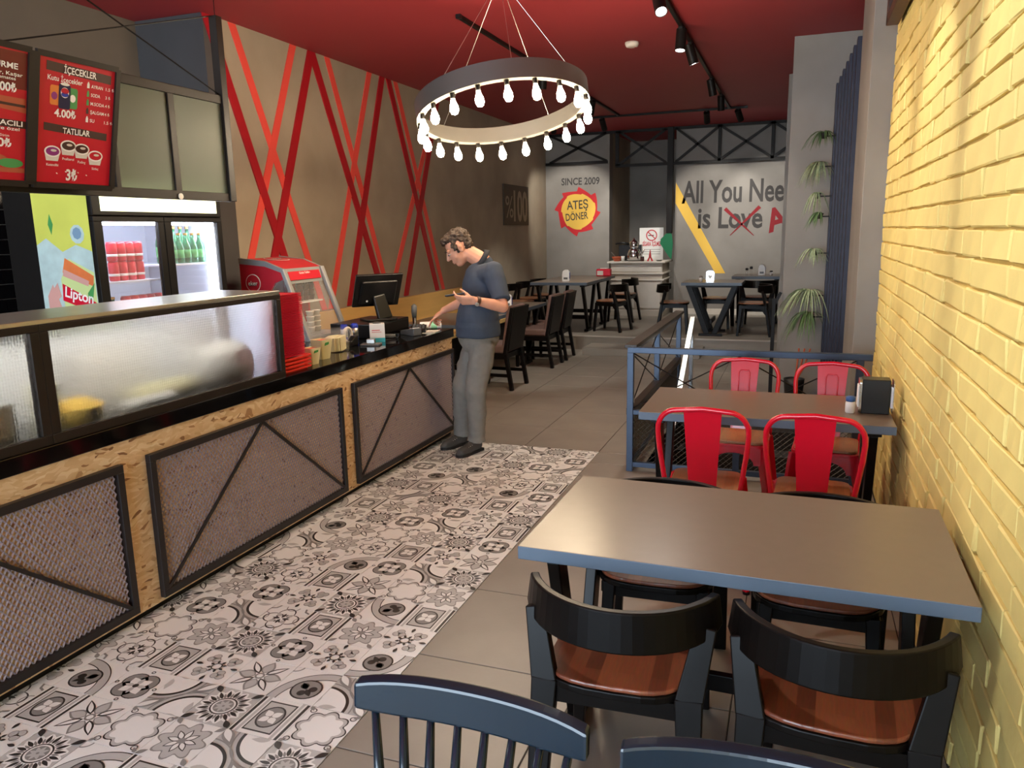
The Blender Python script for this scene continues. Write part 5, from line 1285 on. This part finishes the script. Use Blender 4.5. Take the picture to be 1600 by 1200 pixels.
# things on the sideboard
def SB(x): return x
zs_ = 1.15
t = thing('tea_kettle', 'two tier stainless tea kettle on the sideboard', 'kettle', (-2.72, 13.72, zs_))
b = MB(); b.lathe([(.09, 0), (.125, .03), (.13, .12), (.1, .2), (.075, .22)], (0,0,0), 24); b.build('lower_pot', 'chrome', t, smooth=True)
b = MB(); b.lathe([(.07, .22), (.09, .25), (.088, .31), (.06, .35), (.02, .37), (.02, .385), (.012, .40)], (0,0,0), 24); b.build('upper_pot', 'chrome', t, smooth=True)
b = MB(); b.tube([(-.08, 0, .29), (-.2, 0, .32), (-.33, 0, .30)], [.022, .018, .014], 10); b.build('handle', 'plasticblack', t, smooth=True)
b = MB(); b.tube([(.11, -.03, .1), (.17, -.05, .15), (.19, -.06, .2)], [.02, .014, .01], 8); b.build('spout', 'chrome', t, smooth=True)
b = MB(); b.box(-.28, .12, .03, .16, 0, .28); b.build('heater', 'plasticblack', t, bevel=.006)
t = thing('spoon_bowl', 'clay bowl with spoons at the left end of the sideboard', 'bowl', (-3.0, 13.62, zs_))
b = MB(); b.lathe([(.05, 0), (.085, .06), (.092, .08), (.082, .08), (.05, .02)], (0,0,0), 18); b.build('bowl', 'clay', t, smooth=True)
b = MB(); b.tube([(0,0,.04), (-.06, -.02, .12), (-.1, -.03, .16)], .008, 6); b.build('spoon', 'steel2', t)
t = thing('white_cup', 'small white cup between bowl and kettle on the sideboard', 'cup', (-2.88, 13.55, zs_))
b = MB(); b.lathe([(.025, 0), (.034, .09), (.03, .09), (.022, .01)], (0,0,0), 16); b.build('cup_body', 'white', t, smooth=True)
b = MB(); b.lathe([(.035, .086), (.036, .092)], (0,0,0), 16); b.build('rim', 'ink', t)
t = thing('tower_figurine', 'dark red tower figurine before the no smoking sign', 'figurine', (-2.41, 13.58, zs_))
b = MB(); b.bar((-.04, 0, 0), (0, 0, .09), .03, .03, up=(0,1,0), w2=.02, h2=.02); b.bar((.04, 0, 0), (0, 0, .09), .03, .03, up=(0,1,0), w2=.02, h2=.02); b.build('tower_legs', 'stripe_dark', t)
b = MB(); b.bar((0, 0, .08), (0, 0, .2), .04, .04, up=(0,1,0), w2=.008, h2=.008); b.build('tower_spire', 'stripe_dark', t)
t = thing('ashtray', 'small dark dish at the right end of the sideboard', 'dish', (-2.26, 13.62, zs_))
b = MB(); b.lathe([(.04, 0), (.06, .02), (.055, .02), (.03, .006)], (0,0,0), 16); b.build('dish', 'plasticblack', t, smooth=True)
b = MB(); b.lathe([(.061, .017), (.062, .022)], (0,0,0), 16); b.build('rim', 'steel2', t)
t = thing('tea_glass', 'small dark jar right of the kettle on the sideboard', 'jar', (-2.55, 13.6, zs_))
b = MB(); b.lathe([(.03, 0), (.035, .01), (.035, .06), (.03, .07)], (0,0,0), 14); b.build('jar_body', 'pudding', t, smooth=True)
b = MB(); b.lathe([(.033, .07), (.033, .08)], (0,0,0), 14); b.build('lid', 'plasticblack', t)
t = thing('no_smoking_sign', 'white no smoking sign standing on the sideboard', 'sign', (-2.50, 14.22, zs_))
b = MB(); b.box(-2.72, -2.29, 14.215, 14.23, zs_, 1.72); b.build('board', 'white', t, world=True, bevel=.003)
b = MB(); ns = 28; vs = []; fs = []
for k in range(ns):
    a = 2*PI*k/ns
    vs += [(-2.5+r*math.cos(a), 14.213, 1.585+r*math.sin(a)) for r in (.082, .1)]
for k in range(ns): fs.append((2*k, 2*k+1, 2*((k+1) % ns)+1, 2*((k+1) % ns)))
b.add(vs, fs); b.bar((-2.565, 14.2125, 1.645), (-2.435, 14.2125, 1.525), .016, .002, up=(0,1,0)); b.build('prohibition_ring', 'red', t, world=True)
b = MB(); b.box(-2.56, -2.46, 14.2115, 14.2135, 1.575, 1.592); b.build('cigarette', 'inkgrey', t, world=True)
text('SİGARA', 'red', t, (-2.66, 14.213, 1.40), (1,0,0), (0,0,1), h=.07, w=.15, off=.03)
text('İÇİLMEZ', 'red', t, (-2.49, 14.213, 1.40), (1,0,0), (0,0,1), h=.07, w=.16, off=.03)
for k in range(3):
    b = MB(); b.box(-2.66, -2.34, 14.2125, 14.2145, 1.33-.04*k, 1.336-.04*k); b.build('print_line', 'inkgrey', t, world=True)
# picture on the left wall
t = thing('wall_picture', 'dark brown picture with pale hundred percent lettering on the left wall', 'picture', (XL, 12.3, 2.1))
b = MB(); b.box(XL, XL+.025, 11.72, 12.92, 1.80, 2.44); b.build('panel', 'picture', t, world=True, bevel=.004)
text('%', 'pictext', t, (XL+.026, 11.78, 1.92), (0,1,0), (0,0,1), h=.34, w=.36, off=.0)
text('100', 'pictext', t, (XL+.026, 12.16, 1.88), (0,1,0), (0,0,1), h=.46, w=.68, off=.03)

# ---- things on the tables
def dispenser(x, y, z, rz, lab, body, grp='napkin dispensers'):
    t = thing('napkin_dispenser', lab, 'napkin dispenser', (x, y, z), rz, grp)
    if body == 'white':
        b = MB(); b.prism([(-.055, 0), (.055, 0), (.055, .1), (.045, .15), (.02, .17), (-.02, .17), (-.045, .15), (-.055, .1)], (0, .045, 0), (1,0,0), (0,0,1), .09); b.build('housing', 'white', t, bevel=.006)
        b = MB(); b.box(-.03, .03, -.047, -.044, .03, .06); b.build('slot', 'plasticgrey', t)
        b = MB(); b.box(.054, .0565, -.03, .03, .04, .13); b.build('side_label', 'blue', t)
    elif body == 'chrome':
        for s in (-1, 1):
            b = MB(); b.prism(rrect(-.055, .055, 0, .15, .03), (0, s*.03+.002, 0), (1,0,0), (0,0,1), .004); b.build('side_plate', 'chrome', t)
        b = MB(); b.prism([(0, .03), (.028, .07), (.02, .1), (0, .085), (-.02, .1), (-.028, .07)], (0, -.0325, 0), (1,0,0), (0,0,1), .002); b.build('heart_cutout', 'white', t)
        b = MB(); b.box(-.05, .05, -.026, .026, .004, .13); b.build('napkins', 'white', t); b = MB(); b.box(-.055, .055, -.03, .03, 0, .006); b.build('base', 'chrome', t)
    else:
        b = MB(); b.box(-.065, .065, -.05, .05, 0, .175); b.build('housing', 'plasticblack', t, bevel=.005)
        for s in (-1, 1):
            b = MB(); b.prism(rrect(-.05, .05, .004, .172, .02), (s*.066+(.012 if s > 0 else 0), 0, 0), (0,1,0), (0,0,1), -.012 if s < 0 else .004); b.build('chrome_face', 'steel', t)
            b = MB(); b.box(s*.068, s*.083, -.04, .04, .03, .14); b.build('napkins', 'ink', t, bevel=.004)
    return t
dispenser(.40, 4.22, .75, 0, 'black napkin dispenser with chrome faces by the yellow wall', 'black')
dispenser(-3.42, 9.18, .75, .2, 'white napkin dispenser on the table behind the man', 'white')
dispenser(-3.25, 11.25, .95, .1, 'white napkin dispenser on the platform under the flame logo', 'white')
dispenser(-1.15, 11.3, .95, 0, 'chrome napkin holder with heart cut out on the platform', 'chrome')
dispenser(-.52, 12.8, .95, 0, 'white napkin dispenser on the rearmost table', 'white')
def shaker(x, y, z, lab, m='acrylic', cap='steel', h=.075):
    t = thing('salt_shaker', lab, 'shaker', (x, y, z), 0, 'salt and pepper shakers')
    b = MB(); b.lathe([(.02, 0), (.024, .005), (.024, h*.6), (.019, h*.72)], (0,0,0), 14); b.build('shaker_body', m, t, smooth=True)
    b = MB(); b.lathe([(.021, h*.7), (.023, h*.75), (.023, h*.95), (.016, h)], (0,0,0), 14); b.build('cap', cap, t, smooth=True)
shaker(.285, 4.18, .75, 'salt shaker with blue cap beside the black napkin dispenser', 'white', mat('blue_cap', rgb(52, 92, 150), .4), .085)
shaker(-3.56, 9.12, .75, 'left glass shaker on the table behind the man', 'offwhite'); shaker(-3.52, 9.02, .75, 'right glass shaker on the table behind the man', 'offwhite')
shaker(-1.28, 11.3, .95, 'low shaker left of the chrome napkin holder', 'white'); shaker(-.38, 12.75, .95, 'white shaker right of the rearmost dispenser', 'white', 'plasticblack')
shaker(-.68, 12.78, .95, 'glass oil bottle left of the rearmost dispenser', 'acrylic', 'plasticblack', .14); shaker(-.74, 12.7, .95, 'second glass bottle left of the rearmost dispenser', 'acrylic', 'plasticblack', .12)
t = thing('napkin_box', 'red napkin box on the platform table before the sideboard', 'napkin box', (-2.98, 12.55, .95))
b = MB(); b.box(-.12, .12, -.06, .06, 0, .12); b.build('box_body', 'tray', t, bevel=.02, seg=3)
b = MB(); b.box(-.06, .06, -.03, .03, .12, .135); b.build('napkins', 'ink', t, bevel=.004)
b = MB(); b.box(-.10, 0, -.062, -.059, .02, .09); b.build('window_label', 'offwhite', t)

# ================================================================== PERSON
def remesh(mb, voxel, iters, name, m, parent, inv, wob=0, wscale=(6, 6, 6)):
    me = bpy.data.meshes.new('tmp'); me.from_pydata([tuple(v) for v in mb.v], [], mb.f); me.update()
    bm = bmesh.new(); bm.from_mesh(me); bmesh.ops.recalc_face_normals(bm, faces=bm.faces); bm.to_mesh(me); bm.free()
    o = bpy.data.objects.new('tmp', me); COL.objects.link(o)
    r = o.modifiers.new('r', 'REMESH'); r.mode = 'VOXEL'; r.voxel_size = voxel; r.use_smooth_shade = True
    if iters: q = o.modifiers.new('s', 'SMOOTH'); q.factor = .5; q.iterations = iters
    dg = bpy.context.evaluated_depsgraph_get(); dg.update()
    out = bpy.data.meshes.new_from_object(o.evaluated_get(dg)); bpy.data.objects.remove(o)
    ns = [v.normal.copy() for v in out.vertices]
    for v, nn in zip(out.vertices, ns):
        p = v.co.copy()
        if wob: p += nn*wob*noise.noise(Vector((p.x*wscale[0], p.y*wscale[1], p.z*wscale[2])))
        v.co = inv @ p
    out.materials.clear(); out.materials.append(M[m] if isinstance(m, str) else m)
    out.polygons.foreach_set('use_smooth', [True]*len(out.polygons)); out.name = name
    ob = bpy.data.objects.new(name, out); COL.objects.link(ob); ob.parent = parent
    return ob
V = Vector
pr = thing('person', 'person in navy polo shirt and grey trousers looking down at a phone', 'person', (-2.3, 5.42, 0))
PI_ = ROOTM[pr.name].inverted()
F = V((-.85, -.53, 0)).normalized(); Lf = V((.53, -.85, 0)).normalized(); U = V((0,0,1)); AX = (F, Lf, U)
chest = V((-2.215, 5.385, 1.27)); belly = V((-2.26, 5.40, 1.05)); hips = V((-2.265, 5.425, .92)); neckb = V((-2.20, 5.39, 1.475))
Ls, Rs = V((-2.055, 5.235, 1.405)), V((-2.265, 5.535, 1.40))
Le, Re = V((-1.955, 5.14, 1.165)), V((-2.42, 5.60, 1.17))
Lw, Rw = V((-2.105, 4.985, 1.222)), V((-2.625, 5.585, 1.085))
Lh, Rh = V((-2.205, 5.345, .90)), V((-2.325, 5.505, .90))
Lk, Rk = V((-2.262, 5.335, .50)), V((-2.415, 5.44, .50))
La, Ra = V((-2.292, 5.405, .10)), V((-2.482, 5.545, .10))
hc = V((-2.366, 5.335, 1.578)); hf_ = V((-.80, -.38, -.62)).normalized(); hl_ = U.cross(hf_).normalized(); hu_ = hf_.cross(hl_); HA = (hf_, hl_, hu_)
def hp(a, b_, c): return hc+hf_*a+hl_*b_+hu_*c
def hand(mb, w, d, n, s, curls, thumb_d, sc=1.0, spread=.0):
    d = d.normalized(); n = (n-d*n.dot(d)).normalized(); s = (s-d*s.dot(d)-n*s.dot(n)).normalized()
    for k in range(4): mb.rcone(w+d*.005+s*(.018-.012*k), w+d*.085*sc+s*(.028-.019*k)*sc, .017*sc, .0135*sc)
    L = [(.044, .027, .022), (.048, .031, .024), (.045, .028, .023), (.035, .022, .02)]
    for k in range(4):
        p = w+d*(.088-.004*abs(k-1))*sc+s*(.029-.0195*k)*sc; a = 0
        for j in range(3):
            a += curls[k][j]; dr = d*math.cos(a)-n*math.sin(a)+s*(spread*(1.5-k))
            q = p+dr.normalized()*L[k][j]*sc; mb.rcone(p, q, (.0092-.0006*j)*sc, (.0086-.0008*j)*sc, 10); p = q
    p = w+d*.03*sc+s*.026*sc-n*.004; td = thumb_d.normalized()
    for j, (l_, r_) in enumerate(((.042, .0135), (.032, .0105), (.025, .009))):
        q = p+td*l_*sc; mb.rcone(p, q, r_*sc, r_*.9*sc, 10); p = q; td = (td+d*.25-n*.12).normalized()
# ---- body
bd = MB()
bd.ell(hp(-.012, 0, .03), (.098, .077, .09), HA, 20, 14); bd.ell(hp(.032, 0, -.03), (.066, .061, .09), HA, 20, 14)
bd.ell(hp(.052, 0, -.095), (.036, .04, .028), HA); bd.ell(hp(.0, 0, -.07), (.06, .055, .04), HA)
for s in (-1, 1):
    bd.ell(hp(.045, s*.034, -.035), (.036, .03, .036), HA); bd.ell(hp(.08, s*.028, .024), (.018, .028, .011), HA)
    bd.ell(hp(-.008, s*.077, -.008), (.02, .009, .033), HA); bd.ell(hp(-.012, s*.084, .006), (.012, .008, .018), HA); bd.ell(hp(.1, s*.011, -.032), (.010, .009, .008), HA)
bd.rcone(hp(.092, 0, .014), hp(.116, 0, -.026), .009, .0125); bd.ell(hp(.092, 0, -.061), (.012, .024, .007), HA); bd.ell(hp(.090, 0, -.074), (.012, .021, .008), HA)
bd.rcone(hp(-.03, 0, -.05), neckb, .058, .064); bd.rcone(neckb, chest+U*.1, .064, .1)
bd.ell(chest, (.115, .165, .18), AX, 20, 14); bd.ell(belly, (.105, .125, .17), AX, 20, 14); bd.ell(hips, (.09, .115, .11), AX, 20, 14)
for a, b_, c, d_ in ((Ls, Le, Lw, 1), (Rs, Re, Rw, 1)):
    bd.rcone(chest+U*.08, a, .09, .058); bd.rcone(a, b_, .056, .043); m_ = b_+(c-b_)*.35; bd.rcone(b_, m_, .042, .041); bd.rcone(m_, c, .041, .027)
for a, b_, c in ((Lh, Lk, La), (Rh, Rk, Ra)):
    bd.rcone(a-U*.05, b_, .07, .055); bd.rcone(b_, c, .055, .035)
ld_ = (V((-.95, -.22, .02))); ln_ = V((.15, -.75, -.6)); ls_ = V((0, .35, .9))
hand(bd, Lw, ld_, ln_, ls_, [(.35, .5, .4), (.4, .55, .4), (.45, .6, .45), (.5, .65, .5)], V((-.75, .3, .55)))
rd_ = V((-.62, -.05, -.42)); rn_ = V((-.45, -.25, .85)); rs_ = V((-.1, -.95, -.1))
hand(bd, Rw, rd_, rn_, rs_, [(.25, .15, .1), (.7, 1.1, .8), (.75, 1.15, .8), (.8, 1.1, .8)], V((-.6, -.55, -.5)))
remesh(bd, .0045, 3, 'body', 'skin', pr, PI_)
# ---- clothes
sh = MB()
sh.ell(chest+U*.0, (.142, .195, .20), AX, 24, 16); sh.ell(belly, (.158, .186, .19), AX, 24, 16); sh.ell(belly-U*.05, (.165, .194, .10), AX, 24, 16); sh.rcone(chest+U*.09, neckb-U*.02-F*.01, .12, .075)
sh.ell(chest-F*.04+U*.05, (.12, .18, .15), AX, 20, 12)
for a, b_ in ((Ls, Le), (Rs, Re)):
    e = a+(b_-a)*.66; sh.rcone(chest+U*.075, a, .105, .078); sh.rcone(a, e, .078, .066); sh.tube([e, e+(b_-e).normalized()*.045], [.066, .07], 20)
hm = MB(); hm.lathe([(1, 0), (1.03, -.085)], (0,0,0), 30)
sh.add([belly-U*.05+F*v.x*.168+Lf*v.y*.197+U*v.z for v in hm.v], hm.f)
remesh(sh, .008, 6, 'polo_shirt', 'shirt', pr, PI_, .012, (7, 7, 11))
cl = MB(); nd = (neckb-hp(-.03, 0, -.05)).normalized()
c0_ = neckb-nd*.012; a_ = nd.cross(Lf).normalized(); N = 24; vs = []; fs = []
for k in range(N):
    t_ = 2*PI*k/N; rad = a_*math.cos(t_)+Lf*math.sin(t_)
    for r_, h_ in ((.074, -.022), (.092, .012), (.097, .010), (.08, -.026)): vs.append(c0_+rad*r_+nd*h_)
for k in range(N):
    for i in range(4): fs.append((k*4+i, k*4+(i+1) % 4, ((k+1) % N)*4+(i+1) % 4, ((k+1) % N)*4+i))
cl.add(vs, fs); cl.v = [PI_ @ v for v in cl.v]; cl.build('collar', 'collar', pr, smooth=True)
tr_ = MB(); tr_.ell(hips-U*.02, (.155, .182, .12), AX, 24, 14)
for a, b_, c in ((Lh, Lk, La), (Rh, Rk, Ra)):
    tr_.rcone(a-U*.06, b_, .102, .082); tr_.rcone(b_, c+U*.03, .08, .066); tr_.tube([c+U*.06, c-U*.015], [.066, .07], 18)
remesh(tr_, .008, 5, 'trousers', 'trouser', pr, PI_, .014, (9, 9, 14))
b = MB(); b.lathe([(.0, .0), (.166, .0), (.168, .035), (0, .035)], (0,0,0), 32)
b.v = [PI_ @ (hips+U*.045+F*v.x*.94+Lf*v.y*1.06+U*v.z) for v in b.v]; b.build('belt', 'plasticblack', pr)
hr = MB()
hr.ell(hp(-.028, 0, .05), (.095, .081, .088), HA, 20, 12); hr.ell(hp(-.06, 0, .005), (.052, .074, .075), HA); hr.ell(hp(.03, 0, .098), (.062, .066, .036), HA); hr.ell(hp(.068, 0, .088), (.022, .054, .02), HA)
for s in (-1, 1): hr.ell(hp(.018, s*.071, .03), (.028, .012, .04), HA); hr.ell(hp(.02, s*.07, -.005), (.012, .008, .03), HA)
remesh(hr, .006, 2, 'hair', 'hair', pr, PI_, .012, (60, 60, 60))
for s in (-1, 1):
    b = MB(); b.ell(hp(.084, s*.03, -.002), (.010, .013, .005), HA); b.v = [PI_ @ v for v in b.v]; b.build('eye', 'offwhite', pr, smooth=True)
    b = MB(); b.ell(hp(.095, s*.03, -.001), (.004, .006, .006), HA); b.v = [PI_ @ v for v in b.v]; b.build('iris', 'plasticblack', pr, smooth=True)
    b = MB(); b.tube([hp(.096, s*.014, .026), hp(.1, s*.03, .031), hp(.088, s*.05, .026)], [.005, .006, .003], 8); b.v = [PI_ @ v for v in b.v]; b.build('eyebrow', 'hair', pr, smooth=True)
b = MB(); b.ell(hp(.101, 0, -.067), (.004, .022, .002), HA); b.v = [PI_ @ v for v in b.v]; b.build('mouth', mat('lip', rgb(150, 86, 78), .5), pr, smooth=True)
wd = (Lw-Le).normalized(); wc = Lw-wd*.025
b = MB(); b.lathe([(.029, -.012), (.0335, -.012), (.0335, .012), (.029, .012)], (0,0,0), 24); R_ = U.rotation_difference(wd).to_matrix(); b.v = [PI_ @ (wc+R_ @ v) for v in b.v]; wo = b.build('wrist_watch', 'brownwood', pr, smooth=False, auto=True)
b = MB(); b.lathe([(.015, .033), (.016, .037), (.013, .04)], (0,0,0), 18); R2 = U.rotation_difference(V((.2, -.7, -.5)).normalized()).to_matrix(); b.v = [PI_ @ (wc+R2 @ v) for v in b.v]; b.build('watch_face', 'steel2', wo)
for nm, heel, toe in (('shoe', V((-2.283, 5.455, 0)), V((-2.368, 5.185, 0))), ('shoe', V((-2.468, 5.60, 0)), V((-2.575, 5.345, 0)))):
    d = (toe-heel); L_ = d.length; d.normalize(); s_ = U.cross(d)
    def sp(a, b_, c): return heel+d*a*L_+s_*b_+U*c
    q = MB(); q.rcone(sp(.16, 0, .055), sp(.5, 0, .05), .042, .042); q.rcone(sp(.5, 0, .045), sp(.84, .004, .038), .043, .036); q.rcone(sp(.2, 0, .06), sp(.26, 0, .10), .042, .04); q.ell(sp(.7, 0, .03), (.09, .047, .026), (d, s_, U))
    so = remesh(q, .006, 3, 'shoe', 'shoe', pr, PI_)
    q = MB(); pts = [(-.01, -.03), (.3, -.036), (.55, -.044), (.75, -.05), (.92, -.038), (1.0, -.012), (1.0, .014), (.92, .036), (.75, .048), (.55, .042), (.3, .034), (-.01, .03)]
    vs = [sp(x, y, z) for z in (0.0005, .022) for x, y in pts]; n_ = len(pts); q.add(vs, [tuple(range(n_-1, -1, -1)), tuple(range(n_, 2*n_))]+[(i, (i+1) % n_, n_+(i+1) % n_, n_+i) for i in range(n_)])
    q.v = [PI_ @ v for v in q.v]; q.build('sole', 'sole', so)
    q = MB()
    for k in range(3): q.tube([sp(.5+.07*k, -.032, .072-.004*k), sp(.52+.07*k, 0, .088-.008*k), sp(.5+.07*k, .032, .072-.004*k)], .004, 6)
    q.v = [PI_ @ v for v in q.v]; q.build('laces', 'ink', so, smooth=True, kind='stuff')
# phone in the left hand
pc = Lw+ld_.normalized()*.125+V((-.02, .03, .035))
t = thing('mobile_phone', 'dark smartphone held in the raised hand of the person', 'phone', pc)
px_ = V((-.93, -.25, -.12)).normalized(); pz_ = V((-.1, .1, 1)); py_ = pz_.cross(px_).normalized(); pz_ = px_.cross(py_)
b = MB(); b.obox((0,0,0), (px_, py_, pz_), (.073, .036, .0045)); b.build('case', 'plasticblack', t, bevel=.004)
b = MB(); b.obox(pz_*.0048, (px_, py_, pz_), (.068, .033, .0005)); b.build('screen', 'gloss', t)
